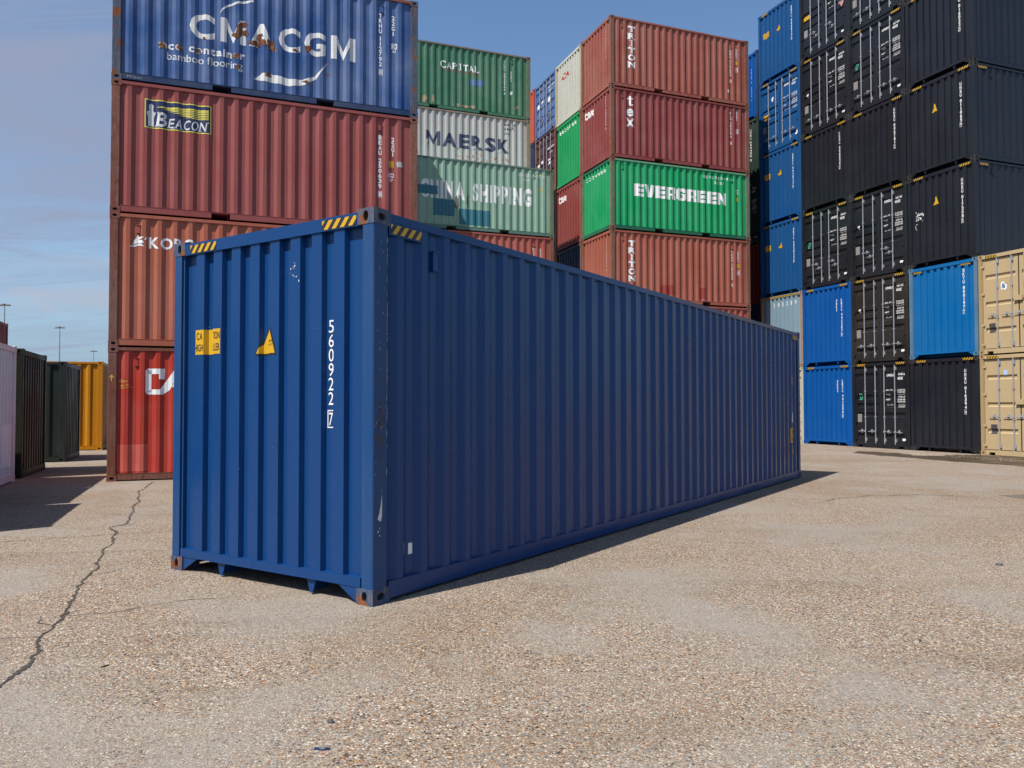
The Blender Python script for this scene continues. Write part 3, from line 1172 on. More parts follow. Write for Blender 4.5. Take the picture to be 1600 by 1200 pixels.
patch([(10.3, 24.2), (10.7, 22.2), (11.3, 20.4), (12.0, 18.7), (13.0, 17.0), (14.6, 16.2), (15.6, 18.4), (14.5, 20.7), (13.75, 22.6), (12.9, 23.1), (12.2, 22.4), (11.7, 22.6), (11.6, 24.0), (10.9, 24.9)], 'puddle', M_WET, amp=0.22)
patch([(7.75, 12.75), (8.0, 12.15), (8.6, 11.7), (8.9, 12.0), (8.4, 12.5), (8.1, 12.8)], 'puddle', M_CRACK2, seed=4, amp=0.14)

# ---------------------------------------------------------------- the blue container in the foreground
hero = container((-1.003, 5.728), 0.0, L40, HH, P['hero'], 'clean blue forty-foot container standing alone in the foreground on the concrete', th=0.982, ends=('wall', 'door'), post=P['heropost'], cast=P['herocast'])
hz_wall(hero)
hz_side(hero)
decal(hero, 'caution_sticker', 'W', rect(0.29, 0.65, 1.89, 2.105), [M_YEL], 'wall', 0.002, label='yellow caution high trailer sticker')
for w_, x_, z_, l_ in (('CA', 0.325, 2.018, 0.082), ('UTION', 0.503, 2.018, 0.142), ('HIGH', 0.298, 1.918, 0.118), ('TRLER', 0.503, 1.918, 0.142)):
    decal(hero, 'lettering', 'W', text(w_, x_, z_, 0.062, l_, 0.012), [M_BLK], 'wall', 0.0035)
warn_tri(hero, s=1.125, z=1.87, h=0.22)
for w_, z_ in (('SUPER', 1.96), ('HEAVY', 1.93)):
    decal(hero, 'lettering', 'W', text(w_, 1.225, z_, 0.018, 0.10, 0.0), [M_BLK], 'wall', 0.005)
decal(hero, 'lettering', 'W', vstack('560922', 1.947, 2.10, 0.096, 0.1105, 0.054, 0.0)+vstack('7', 1.947, 1.392, 0.096, 0.122, 0.042, 0.0, box_last=True), [M_WHITE], 'wall', 0.0035, label='white serial number painted one digit below another')
decal(hero, 'blank_sticker', 'S', rect(0.435, 0.483, 0.305, 0.39), [M_WHITE], 'wall', 0.003, label='small plain white sticker')
decal(hero, 'sticker', 'S', rect(11.58, 11.63, 1.83, 2.0), [M_YEL], 'wall', 0.003, label='narrow yellow sticker')
decal(hero, 'sticker', 'S', rect(11.53, 11.72, 0.72, 1.0), [M_YEL], 'wall', 0.003, label='square yellow on sale sticker')
decal(hero, 'lettering', 'S', text('ON', 11.565, 0.88, 0.08, 0.12, 0.01), [M_BLK], 'wall', 0.0045)
decal(hero, 'lettering', 'S', text('SALE', 11.545, 0.76, 0.07, 0.16, 0.01), [M_BLK], 'wall', 0.0045)
decal(hero, 'sticker', 'S', poly([(11.58, 0.50), (11.72, 0.50), (11.60, 0.68)]), [M_YEL], 'wall', 0.003, label='yellow triangle sticker')
decal(hero, 'marking', 'S', blob(11.62, 1.2, 0.04, 0.12, 3), [M_WHITE], 'wall', 0.003)
decal(hero, 'lettering', 'S', vstack('560922', 11.42, 2.55, 0.09, 0.12, 0.05, 0.0), [M_WHITE], 'wall', 0.003)
decal(hero, 'paint_scuff', 'S', poly([(0.052, 0.62), (0.085, 0.60), (0.10, 0.64), (0.098, 0.80), (0.085, 0.72), (0.07, 0.66)])+blob(0.06, 0.53, 0.006, 0.008, 2)+blob(0.075, 0.50, 0.005, 0.006, 5), [M_WHITEW], 'flat', 0.002, d=0.004, label='pale scraped patch of paint on the corner post')

sh = []
for i in range(60):
    z_ = rnd.choice([rnd.uniform(0.9, 2.7), rnd.uniform(1.3, 2.1)])
    sh += blob(0.1475+rnd.gauss(0, 0.0012), z_, rnd.uniform(0.0012, 0.0032), rnd.uniform(0.006, 0.035), i, n=7)
for i in range(26):
    sh += blob(rnd.uniform(0.02, 0.14), rnd.uniform(0.3, 2.7), rnd.uniform(0.001, 0.004), rnd.uniform(0.002, 0.012), i+90, n=7)
decal(hero, 'chipped_paint', 'S', sh, [M_GREYV], 'flat', 0.0015, d=0.004)['kind'] = 'stuff'
M_STAIN = flat('brown_scuff', (0.075, 0.050, 0.035), 0.7, 0.4)
sh = []
for i in range(34):
    sh += blob(0.085+rnd.gauss(0, 0.02), 1.30+rnd.gauss(0, 0.14), rnd.uniform(0.002, 0.009), rnd.uniform(0.006, 0.045), i+20, n=9)
decal(hero, 'rust_patch', 'S', sh, [M_STAIN], 'flat', 0.0012, d=0.004)['kind'] = 'stuff'
sh = []
for i in range(12):
    sh += blob(1.56+rnd.gauss(0, 0.03), 2.53+rnd.gauss(0, 0.05), rnd.uniform(0.002, 0.006), rnd.uniform(0.003, 0.010), i, n=7)
for i in range(9):
    sh += blob(rnd.uniform(0.3, 2.2), rnd.uniform(0.3, 2.7), rnd.uniform(0.0008, 0.0018), rnd.uniform(0.001, 0.005), i+300, n=6)
decal(hero, 'chipped_paint', 'W', sh, [M_WHITEW], 'wall', 0.002)['kind'] = 'stuff'
M_SCR = flat('faint_scratch', (0.03, 0.05, 0.09), 0.6, 0.3)
sh = []
for i in range(70):
    x_ = rnd.uniform(0.4, 11.9)
    z_ = rnd.uniform(0.2, 2.6)
    w_ = rnd.uniform(0.02, 0.22)
    sh += arc_strip([(x_, z_), (x_+w_*0.5, z_+rnd.uniform(-.01, .01)), (x_+w_, z_+rnd.uniform(-.02, .02))], [0.0005, rnd.uniform(0.001, 0.003), 0.0005])
decal(hero, 'scratch', 'S', sh, [M_SCR], 'wall', 0.0015)['kind'] = 'stuff'

# ---------------------------------------------------------------- left stack: four twenty-foot boxes
LS = (-7.726, 15.138)
GRP_L = 'twenty-foot containers in the tall left stack'
KW = dict(post=P['rustpost'], ends=('door', 'wall'), style='old', plate=False)
c = container(LS, 0.0, L20, HS, P['cai'], 'bright red container at the bottom of the tall left stack, with a large white C', GRP_L, rail=P['rustpost'], **KW)
sh = poly([(0.70, 2.17), (0.99, 2.17), (0.99, 1.98), (0.89, 1.98), (0.89, 2.065), (0.77, 2.065), (0.70, 2.10)])
sh = rect(0.70, 1.00, 2.065, 2.17)+rect(0.90, 1.00, 1.965, 2.065)+rect(0.66, 0.765, 1.71, 2.13)+poly([(0.66, 2.13), (0.765, 2.065), (0.70, 2.17)])[:1]
sh += poly([(0.66, 1.71), (0.70, 1.665), (0.97, 1.665), (0.92, 1.765), (0.765, 1.765)])
sh += poly([(0.97, 1.665), (1.09, 1.75), (1.33, 2.17), (1.19, 2.17), (0.92, 1.765)])
sh += rect(1.33, 1.44, 1.665, 2.17)+rect(1.14, 1.33, 1.81, 1.89)+rect(1.56, 1.68, 1.665, 2.17)
decal(c, 'logo', 'S', sh, [M_WHITE], 'wall')
decal(c, 'faded_patch', 'S', rect(0.17, 0.72, 0.18, 0.70), [paint('faded_red_patch', (0.44, 0.08, 0.06), 0.0, 0.5, 0.2, 0.5, (0.52, 0.24, 0.20))], 'wall', 0.002)
decal(c, 'chalk_mark', 'S', text('Gun', 0.19, 1.90, 0.05, 0.15, -0.01, ital=0.3)+text('up TI', 0.21, 1.82, 0.045, 0.14, -0.01, ital=0.3)+arc_strip([(0.2, 1.78), (0.3, 1.79), (0.42, 1.81)], [0.006, 0.006, 0.004]), [M_YELF], 'wall', 0.003)
decal(c, 'chalk_mark', 'S', rect(0.064, 0.076, 1.92, 2.02)+arc_strip([(0.035, 1.985), (0.07, 2.04), (0.105, 1.985)], [0.014, 0.014, 0.014]), [M_YELF], 'flat', 0.002, d=0.004, label='yellow chalk arrow on the rusty corner post')
c = container(LS, HS*1, L20, HS, P['kobc'], 'orange-brown container second from the ground in the left stack, with small white wave logo', GRP_L, rail=P['kobc'], **KW)
decal(c, 'lettering', 'S', text('KOBC', 0.69, 1.93, 0.22, 0.81, 0.03, gap=0.14), [M_WHITE], 'wall')
sh = arc_strip([(0.35, 1.945), (0.42, 1.955), (0.50, 1.985), (0.56, 1.99), (0.61, 1.955)], [0.004, 0.03, 0.035, 0.035, 0.004])
sh += arc_strip([(0.40, 1.98), (0.44, 2.02), (0.50, 2.05), (0.57, 2.05), (0.60, 2.03)], [0.004, 0.045, 0.07, 0.06, 0.01])
sh += arc_strip([(0.42, 2.04), (0.46, 2.08), (0.52, 2.12), (0.61, 2.145)], [0.004, 0.04, 0.05, 0.005])+poly([(0.46, 2.12), (0.52, 2.14), (0.50, 2.19)])
sh += arc_strip([(0.62, 2.09), (0.645, 2.12), (0.66, 2.145)], [0.02, 0.02, 0.01])
decal(c, 'logo', 'S', sh, [M_WHITE], 'wall')
c = container(LS, HS*2, L20, HS, P['beacon'], 'oxide red container third from the ground in the left stack, with navy lighthouse sign', GRP_L, rail=P['beacon'], vents=(5.22,), **KW)
B0, B1, Z0, Z1 = 0.59, 1.81, 1.71, 2.28
decal(c, 'logo', 'S', rect(B0+0.02, B1-0.02, Z0+0.02, Z1-0.02, 0)+frame(B0, B1, Z0, Z1, 0.02, 1), [M_NAVY, M_YELF], 'wall', 0.003, label='navy sign with yellow border')
sh = []
for i, (a, z_, w) in enumerate([(0.80, 2.14, 0.030), (0.92, 2.112, 0.027), (1.02, 2.083, 0.025), (1.10, 2.054, 0.024), (1.20, 2.026, 0.023), (1.32, 2.0, 0.02)]):
    sh += arc_strip([(a, z_-0.006), (a+0.12, z_+0.004), (1.45, z_-0.008*i+0.03), (1.76, z_-0.006*i+0.03)], [0.003, w*0.9, w*0.85, w*0.85])
decal(c, 'logo', 'S', sh, [M_YELF], 'wall', 0.0048, label='yellow light beam of stripes')
sh = rect(0.655, 0.755, 1.75, 1.93)+rect(0.648, 0.762, 1.93, 1.955)+poly([(0.645, 1.955), (0.765, 1.955), (0.79, 2.02), (0.745, 2.05), (0.665, 2.05), (0.632, 2.02)])+rect(0.668, 0.742, 2.05, 2.12)+poly([(0.66, 2.12), (0.75, 2.12), (0.745, 2.165), (0.71, 2.20), (0.665, 2.165)])
sh += text('B', 0.79, 1.75, 0.29, 0.19, 0.02, ital=0.15)+rect(0.775, 0.86, 1.75, 1.772)+rect(0.815, 0.88, 2.018, 2.04)
x = 1.01
for ch, w in (('E', 0.125), ('A', 0.155), ('C', 0.14), ('O', 0.15), ('N', 0.155)):
    sh += text(ch, x, 1.75, 0.19, w-0.025, 0.012, ital=0.15)
    if ch in 'EN':
        sh += rect(x-0.015, x+0.045, 1.75, 1.764)
    if ch == 'A':
        sh += rect(x-0.02, x+0.035, 1.75, 1.763)+rect(x+0.095, x+0.15, 1.75, 1.763)
    if ch == 'N':
        sh += rect(x+0.13, x+0.19, 1.926, 1.94)
    x += w
decal(c, 'lettering', 'S', sh, [M_WHITEW], 'wall', 0.0048)
decal(c, 'lettering', 'S', vstack('BEAU 250639', 5.23, 2.12, 0.096, 0.112, 0.068, 0.03)+vstack('8', 5.23, 0.88, 0.092, 0.1, 0.052, 0.03, box_last=True), [M_WHITE], 'wall')
decal(c, 'lettering', 'S', vstack('22G1', 5.51, 2.10, 0.094, 0.108, 0.068, 0.03), [M_WHITE], 'wall')
decal(c, 'sticker', 'S', rect(5.42, 5.53, 1.44, 1.58), [M_YEL], 'wall', 0.003)
decal(c, 'lettering', 'S', text('2.6', 5.435, 1.53, 0.03, 0.07)+text('8.6', 5.435, 1.465, 0.03, 0.07), [M_BLK], 'wall', 0.0045)
decal(c, 'sticker', 'S', poly([(5.60, 1.45), (5.73, 1.46), (5.71, 1.57), (5.62, 1.58), (5.58, 1.55)]), [M_GREYV], 'wall', 0.003)
decal(c, 'marking', 'S', frame(5.41, 5.53, 1.22, 1.31, 0.012)+text('IC', 5.435, 1.235, 0.06, 0.07)+text('87', 5.435, 1.13, 0.06, 0.075), [M_WHITE], 'wall')
c = container(LS, HS*3, L20, HS, P['cma'], 'weathered blue container on top of the left stack, with big rust-stained white letters', GRP_L, post=P['rustblue'], rail=paint('navy_rail_paint', (0.016, 0.036, 0.095), 0.15, 0.3, 0.4, 0.45), trail=P['rustpost'], ends=('door', 'wall'), style='old', plate=False)
sh = text('C', 1.39, 1.04, 0.50, 0.47, 0.035)+bigm(1.97, 1.04, 0.50, 0.49)+text('A', 2.52, 1.04, 0.50, 0.50, 0.035)
sh += text('C', 3.10, 1.04, 0.50, 0.44, 0.035)+text('G', 3.62, 1.04, 0.50, 0.44, 0.035)+bigm(4.17, 1.04, 0.50, 0.52)
decal(c, 'lettering', 'S', sh, [M_WHITEW], 'wall', 0.003, label='large white company letters')
decal(c, 'lettering', 'S', text('eco', 0.86, 0.735, 0.165, 0.40, 0.03, gap=0.13), [M_WHITEW], 'wall')
decal(c, 'lettering', 'S', text('container', 1.38, 0.735, 0.165, 1.06, 0.03, gap=0.13), [M_WHITEW], 'wall')
decal(c, 'lettering', 'S', text('bamboo', 0.98, 0.53, 0.15, 0.68, 0.004, gap=0.10), [M_WHITEW], 'wall')
decal(c, 'lettering', 'S', text('flooring', 1.72, 0.53, 0.15, 0.68, 0.004, gap=0.10), [M_WHITEW], 'wall')
decal(c, 'logo', 'S', arc_strip([(2.62, 0.37), (2.80, 0.44), (3.05, 0.43), (3.35, 0.40), (3.62, 0.45), (3.85, 0.58), (4.10, 0.93)], [0.005, 0.17, 0.17, 0.15, 0.11, 0.06, 0.004]), [M_WHITEW], 'wall', 0.003, label='white swoosh')
decal(c, 'logo', 'S', arc_strip([(1.96, 1.62), (2.0, 1.70), (2.10, 1.80), (2.30, 1.90), (2.6, 1.98)], [0.005, 0.03, 0.04, 0.05, 0.04]), [M_WHITEW], 'wall', 0.003, label='white arc')
sh = []
for i, (x, z_, rx, rz) in enumerate([(2.34, 1.35, 0.07, 0.13), (2.28, 1.22, 0.08, 0.07), (2.42, 1.47, 0.07, 0.06), (2.64, 1.11, 0.09, 0.07), (2.94, 1.14, 0.07, 0.12), (2.80, 1.16, 0.06, 0.06), (2.72, 1.24, 0.06, 0.09), (3.0, 1.06, 0.05, 0.05), (3.70, 1.17, 0.06, 0.08), (3.44, 1.09, 0.06, 0.03),
                                 (1.66, 1.06, 0.03, 0.03), (0.89, 0.79, 0.06, 0.07), (1.21, 0.79, 0.05, 0.06), (1.55, 0.79, 0.05, 0.05), (2.26, 0.79, 0.06, 0.06), (2.31, 0.57, 0.05, 0.05), (2.90, 0.50, 0.055, 0.06), (3.66, 0.46, 0.07, 0.03), (2.45, 1.3, 0.05, 0.08), (2.52, 1.12, 0.03, 0.03)]):
    decal(c, 'rust_patch', 'S', blob(x, z_, rx, rz, i), [M_RUSTB], 'wall', 0.0045+0.0001*i)
sh = []
for i in range(16):
    x, z_ = rnd.choice([(2.34, 1.35), (2.94, 1.1), (2.64, 1.11), (0.89, 0.79), (3.02, 1.06)])
    sh += blob(x+rnd.uniform(-.06, .06), z_+rnd.uniform(-.07, .07), rnd.uniform(.006, .018), rnd.uniform(.008, .02), i+50, n=8)
decal(c, 'chipped_paint', 'S', sh, [M_TAN], 'wall', 0.0072)['kind'] = 'stuff'
decal(c, 'lettering', 'S', vstack('TRHU 112792', 5.23, 2.20, 0.096, 0.112, 0.068, 0.03)+vstack('0', 5.23, 0.96, 0.092, 0.1, 0.052, 0.03, box_last=True), [M_WHITE], 'wall')
decal(c, 'lettering', 'S', vstack('22G1', 5.51, 2.19, 0.094, 0.115, 0.068, 0.03), [M_WHITE], 'wall')
decal(c, 'marking', 'S', frame(5.47, 5.59, 1.46, 1.58, 0.012)+text('IC', 5.49, 1.485, 0.07, 0.08)+text('87', 5.50, 1.38, 0.05, 0.07), [M_WHITE], 'wall')
decal(c, 'graffiti', 'S', text('Wacc', 0.25, 0.055, 0.05, 0.28, -0.012, ital=0.3), [M_GREYV], 'flat', 0.003, d=0.008)
# the stack behind it that throws the slanting shade on the pale green box
for i in range(6):
    p_ = ['triton', 'dblue', 'redrow', 'capital', 'tex', 'triton2'][i]
    nm = ['lowest', 'second', 'third', 'fourth', 'fifth', 'topmost'][i]
    container(ab(-1.86, 24.93), HS*i, L20, HS, P[p_], '%s container of the stack standing hidden behind the tall left stack' % nm, 'containers stacked behind the left stack', post=P['rustpost2'], vents=False)

# ---------------------------------------------------------------- middle rows
CH = (1.605-AX.x*L20, 29.919-AX.y*L20)
CA = (0.766-AX.x*L20, 31.777-AX.y*L20)
GRP_M = 'containers stacked in the middle rows'
ZC = 0.012
container(CH, 0, L20, HS, P['dblue'], 'dark blue container on the ground under the pale green one, behind the foreground box', GRP_M, post=P['rustpost2'])
container(CH, (HS+ZC)*1, L20, HS, P['tex2'], 'brick red container two below the pale green one, behind the foreground box', GRP_M, post=P['rustpost2'])
c = container(CH, (HS+ZC)*2, L20, HS, P['redrow'], 'coral red container directly under the pale green one, mostly behind the foreground box', GRP_M, post=P['rustpost2'])
decal(c, 'lettering', 'S', vstack('FCIU 350116 2', 5.23, 2.15, 0.09, 0.11, 0.066, 0.03), [M_WHITE], 'wall')
decal(c, 'lettering', 'S', vstack('22G1', 5.51, 2.15, 0.09, 0.11, 0.066, 0.03), [M_WHITE], 'wall')
c = container(CH, (HS+ZC)*3, L20, HS, P['china'], 'pale green container with teal patches and worn tall white letters', GRP_M, post=P['greenpost'], rail=paint('dull_green_rail_paint', (0.085, 0.17, 0.135), 0.25, 0.4, 0.4, 0.5))
for w_, x_, l_ in (('CHINA', 0.86, 1.66), ('SHIPPING', 2.82, 2.32)):
    decal(c, 'lettering', 'S', text(w_, x_, 1.10, 0.66, l_, 0.05, gap=0.20), [M_WHITE], 'wall', 0.003, label='tall worn white company letters')
decal(c, 'lettering', 'S', text('L', 0.30, 1.10, 0.66, 0.28, 0.045), [M_WHITEW], 'wall', 0.003)
decal(c, 'repair_patch', 'S', rect(0.30, 1.50, 1.22, 1.54), [M_TEAL], 'wall', 0.0048)
decal(c, 'repair_patch', 'S', rect(1.34, 2.13, 0.48, 1.08), [M_TEAL], 'wall', 0.0048)
decal(c, 'repair_patch', 'S', rect(2.30, 3.48, 0.22, 0.79), [M_TEAL], 'wall', 0.0048)
decal(c, 'lettering', 'S', text('CCLU 251176 0', 4.62, 2.22, 0.085, 1.05)+text('22G1', 4.80, 2.05, 0.085, 0.25), [M_WHITEW], 'wall')
decal(c, 'sticker', 'S', rect(5.46, 5.55, 1.72, 1.86), [M_YEL], 'wall')
decal(c, 'sticker', 'S', rect(5.46, 5.53, 2.30, 2.38), [M_YELF], 'wall')
sh = []
for i in range(34):
    x = rnd.uniform(0.9, 5.1)
    sh += blob(x, rnd.uniform(1.05, 1.75), rnd.uniform(.006, .022), rnd.uniform(.02, .07), i+5, n=10)
decal(c, 'worn_patch', 'S', sh, [P['china']], 'wall', 0.0045)['kind'] = 'stuff'
for q in ((2.20, 1.0, 0.06, 0.28, 3), (2.62, 1.1, 0.04, 0.22, 6)):
    decal(c, 'rust_patch', 'S', blob(*q), [paint('brown_stain', (0.10, 0.085, 0.06), 0.3, 0.3, 0.5, 0.6)], 'wall', 0.0062)
for i in range(4):
    nm = ['lowest', 'second', 'third', 'fourth'][i]
    container(CA, HS*i, L20, HS, P[['triton', 'red', 'dblue', 'tex'][i]], '%s container up from the ground in the row hidden behind the pale green one' % nm, GRP_M, post=P['rustpost2'], vents=False)
c = container(CA, HS*4, L20, HS, P['maersk'], 'light grey container with wide dark navy letters and rusty scabs', GRP_M, post=paint('brown_grey_post', (0.25, 0.19, 0.13), 0.5, 0.4, 0.4, 0.6), trail=paint('brown_grey_rail', (0.25, 0.2, 0.16), 0.5, 0.4, 0.4, 0.6))
x = 1.72
sh = []
for ch, w in (('M', 0.66), ('A', 0.66), ('E', 0.52), ('R', 0.56), ('S', 0.54), ('K', 0.56)):
    sh += bigm(x, 1.14, 0.56, w-0.10, st=0.2) if ch == 'M' else text(ch, x, 1.14, 0.56, w-0.10, 0.04)
    x += w
decal(c, 'lettering', 'S', sh, [M_LNAVY], 'wall', 0.003, label='wide dark navy company letters')
sh = []
for i in range(46):
    x = rnd.choice([rnd.uniform(2.9, 5.2), rnd.uniform(0.2, 1.4), rnd.uniform(3.2, 5.0)])
    sh += blob(x, 0.85+rnd.gauss(0, .16), rnd.uniform(.012, .05), rnd.uniform(.02, .07), i, n=9)
decal(c, 'rust_patch', 'S', sh, [paint('light_rust', (0.34, 0.19, 0.10), 0.4, 0.4, 0.4, 0.8)], 'wall', 0.005)['kind'] = 'stuff'
decal(c, 'worn_patch', 'S', blob(4.05, 1.32, 0.20, 0.10, 4)+blob(3.6, 1.22, 0.16, 0.09, 7)+blob(4.7, 1.2, 0.1, 0.09, 8)+blob(1.75, 1.25, 0.06, 0.12, 2), [P['maersk']], 'wall', 0.0045)['kind'] = 'stuff'
decal(c, 'lettering', 'S', text('MSKU 209', 4.93, 2.26, 0.085, 0.5)+text('380 1', 4.93, 2.08, 0.085, 0.42)+text('22G1', 4.93, 1.90, 0.085, 0.25), [M_LNAVY], 'wall')
c = container(CA, HS*5, L20, HS, P['capital'], 'mid green container with small white serif letters, topmost beside the left stack', GRP_M, post=P['greenpost'], cast=P['rustpost2'], trail=paint('brown_green_rail', (0.17, 0.15, 0.12), 0.3, 0.4, 0.4, 0.6))


def serif_word(word, x, z, h, w, bold=0.02):
    sh = []
    n = len(word)
    cw = w/n
    t = h*0.07
    for i, ch in enumerate(word):
        a = x+i*cw
        g = cw*0.16
        ww = cw-g
        if ch == 'I':
            sh += text(ch, a+ww*0.38, z, h, ww*0.2, bold)
            sh += rect(a+ww*0.18, a+ww*0.38, z, z+t)+rect(a+ww*0.58, a+ww*0.8, z, z+t)+rect(a+ww*0.18, a+ww*0.38, z+h-t, z+h)+rect(a+ww*0.58, a+ww*0.8, z+h-t, z+h)
            continue
        sh += text(ch, a, z, h, ww, bold)
        e = cw*0.07
        if ch in 'RNLP':
            sh += rect(a-e, a+0.001, z, z+t)+rect(a-e, a+0.001, z+h-t, z+h)
        if ch in 'NR':
            sh += rect(a+ww, a+ww+e, z+(h-t if ch == 'N' else 0), z+(h if ch == 'N' else t))
        if ch == 'A':
            sh += rect(a-e, a+0.002, z, z+t)+rect(a+ww, a+ww+e, z, z+t)
        if ch == 'T':
            sh += rect(a+ww*0.28, a+ww*0.42, z, z+t)+rect(a+ww*0.60, a+ww*0.74, z, z+t)+rect(a, a+ww*0.09, z+h*0.72, z+h*0.85)+rect(a+ww*0.91, a+ww, z+h*0.72, z+h*0.85)
        if ch == 'L':
            sh += rect(a+ww-0.015, a+ww, z+h*0.14, z+h*0.3)
    return sh


decal(c, 'lettering', 'S', serif_word('C', 2.28, 1.63, 0.29, 0.26)+serif_word('APITAL', 2.55, 1.63, 0.25, 1.36), [M_WHITE], 'wall', 0.003, label='white serif company letters')
decal(c, 'marking', 'S', rect(2.28, 3.95, 1.555, 1.572), [M_RED], 'wall')
decal(c, 'repair_patch', 'S', rect(3.5, 4.09, 1.10, 1.34), [M_BLUEV], 'wall')
decal(c, 'lettering', 'S', vstack('CLHU 2825906 2', 4.95, 2.28, 0.088, 0.105, 0.066, 0.03), [M_WHITE], 'wall')
decal(c, 'lettering', 'S', vstack('22G1', 5.23, 1.9, 0.088, 0.11, 0.066, 0.03), [M_WHITE], 'wall')
decal(c, 'marking', 'S', blob(5.23, 1.02, 0.05, 0.08, 1), [M_WHITE], 'wall')
sh = []
for i, (x, z_, rx, rz) in enumerate([(1.0, .45, .05, .2), (1.3, .35, .09, .14), (1.65, .32, .09, .15), (2.0, .35, .05, .15), (3.3, .22, .2, .05), (3.6, .25, .12, .06), (3.0, .25, .05, .08), (5.5, .5, .06, .05), (5.42, .42, .12, .02)]):
    sh += blob(x, z_, rx, rz, i+30)
decal(c, 'worn_patch', 'S', sh, [paint('bare_streaks', (0.30, 0.24, 0.15), 0.35, 0.4, 0.4, 0.8)], 'wall', 0.004)['kind'] = 'stuff'

# ---------------------------------------------------------------- corner stack: four columns
TR = (3.585, 28.453)
HG = HS+0.022
GRP_T = 'containers of the centre corner stack'
COLS = 2.488


def num_side(C, code, chk, z=2.22, sticker=True, x1=None, x2=None):
    x1 = x1 or 5.23
    x2 = x2 or 5.51
    sh = vstack(code, x1, z, 0.09, 0.108, 0.064, 0.03)
    if chk:
        sh += vstack(chk, x1, z-1.27, 0.085, 0.1, 0.05, 0.03, box_last=True)
    decal(C, 'lettering', 'S', sh, [M_WHITE], 'wall')
    decal(C, 'lettering', 'S', vstack('22G1', x2, z, 0.09, 0.108, 0.064, 0.03), [M_WHITE], 'wall')
    if sticker:
        decal(C, 'sticker', 'S', rect(x2-0.05, x2+0.05, z-0.63, z-0.49), [M_YEL], 'wall')
    decal(C, 'marking', 'S', frame(x2-0.055, x2+0.055, z-0.92, z-0.74, 0.014)+text('IC', x2-0.03, z-0.87, 0.08, 0.06), [M_WHITE], 'wall')


z = 0
PR = dict(post=P['rustpost2'])
container(TR, 0, L20, HS, P['dblue'], 'lowest container of the nearest centre column, hidden behind the foreground box', GRP_T, **PR)
c = container(TR, HG*1, L20, HS, P['redrow'], 'coral red container under the lower terracotta lettered one, half behind the foreground box', GRP_T, **PR)
c = container(TR, HG*2, L20, HS, P['triton2'], 'terracotta container with vertical white slab letters directly below the vivid green one', GRP_T, **PR)


def vert_slab(word, s0, s1, zt, zb):
    n = len(word)
    p = (zt-zb)/n
    sh = []
    for i, ch in enumerate(word):
        sh += serif_word(ch, s0, zt-(i+1)*p+p*0.12, p*0.86, (s1-s0), 0.05)
    return sh


decal(c, 'lettering', 'S', vert_slab('TRITON', 0.72, 1.06, 2.24, 0.70), [M_WHITE], 'wall', label='white slab letters set one below another')
num_side(c, 'TRHU 123450', '6', 2.15)
M_REDP = flat('dull_red_patch', (0.26, 0.032, 0.022), 0.5, 0.25)
decal(c, 'repair_patch', 'S', rect(2.03, 2.65, 0.34, 0.68), [M_REDP], 'wall')
decal(c, 'repair_patch', 'S', rect(3.72, 4.06, 0.24, 0.66), [M_REDP], 'wall')
decal(c, 'lettering', 'W', vstack('TRHU 123450 6', 2.02, 2.30, 0.075, 0.10, 0.06), [M_WHITEW], 'wall')
c = container(TR, HG*3, L20, HS, P['ever'], 'vivid green container with broad white block letters in the centre stack', GRP_T, post=P['greenpost'], cast=P['rustpost2'], trail=paint('pale_green_rail', (0.12, 0.33, 0.19), 0.15, 0.4, 0.4, 0.5), rail=paint('deep_green_rail', (0.012, 0.11, 0.06), 0.15, 0.3, 0.4, 0.5))
x = 0.96
sh = []
for ch in 'EVERGREEN':
    w = 0.452
    hh, b = 0.46, 1.275
    a, e = x, x+w-0.045
    st = 0.17
    if ch == 'E':
        sh += rect(a, a+st, b, b+hh)+rect(a+st, e, b, b+0.115)+rect(a+st, e, b+0.165, b+0.29)+rect(a+st, e, b+0.345, b+hh)
    elif ch == 'R':
        sh += rect(a, a+st, b, b+hh)+rect(a+st, e-0.03, b+0.36, b+hh)+rect(e-0.14, e, b+0.22, b+0.36)+rect(a+st, e-0.02, b+0.14, b+0.22)+rect(e-0.15, e, b, b+0.14)+poly([(e-0.03, b+0.36), (e, b+0.36), (e, b+0.43), (e-0.03, b+hh)])
    elif ch == 'G':
        sh += rect(a, a+st, b+0.05, b+hh-0.05)+rect(a+0.05, e-0.05, b, b+0.05)+rect(a+st, e, b+0.05, b+0.11)+rect(a+0.05, e-0.05, b+hh-0.05, b+hh)+rect(a+st, e, b+0.345, b+hh-0.05)+rect(e-0.14, e, b+0.11, b+0.22)+rect(e-0.20, e, b+0.22, b+0.26)+rect(e-0.13, e, b+0.30, b+0.345)
    elif ch == 'V':
        sh += poly([(a-0.02, b+hh), (a+0.15, b+hh), (a+0.20, b+0.12), (a+0.20, b), (a+0.11, b)])+poly([(e+0.02, b+hh), (e-0.15, b+hh), (a+0.20, b+0.12), (a+0.20, b), (e-0.11, b)])
    elif ch == 'N':
        sh += rect(a, a+0.14, b, b+hh)+rect(e-0.14, e, b, b+hh)+poly([(a+0.14, b+hh), (a+0.14, b+0.23), (e-0.14, b), (e-0.14, b+0.23)])
    x += w
decal(c, 'lettering', 'S', sh, [M_WHITE], 'wall', label='broad white block company letters')
sh = []
for i, ch in enumerate('EGHU3234480'):
    sh += text(ch, 3.95+i*0.13, 2.24, 0.10, 0.07 if ch != '1' else 0.03)
for i, ch in enumerate('22G1'):
    sh += text(ch, 4.45+i*0.13, 2.05, 0.10, 0.07 if ch != '1' else 0.03)
decal(c, 'lettering', 'S', sh, [M_WHITE], 'wall')
decal(c, 'sticker', 'S', rect(5.44, 5.53, 1.47, 1.62), [M_YEL], 'wall')
decal(c, 'marking', 'S', frame(5.44, 5.54, 1.75, 1.92, 0.02), [M_WHITE], 'wall')
sh = []
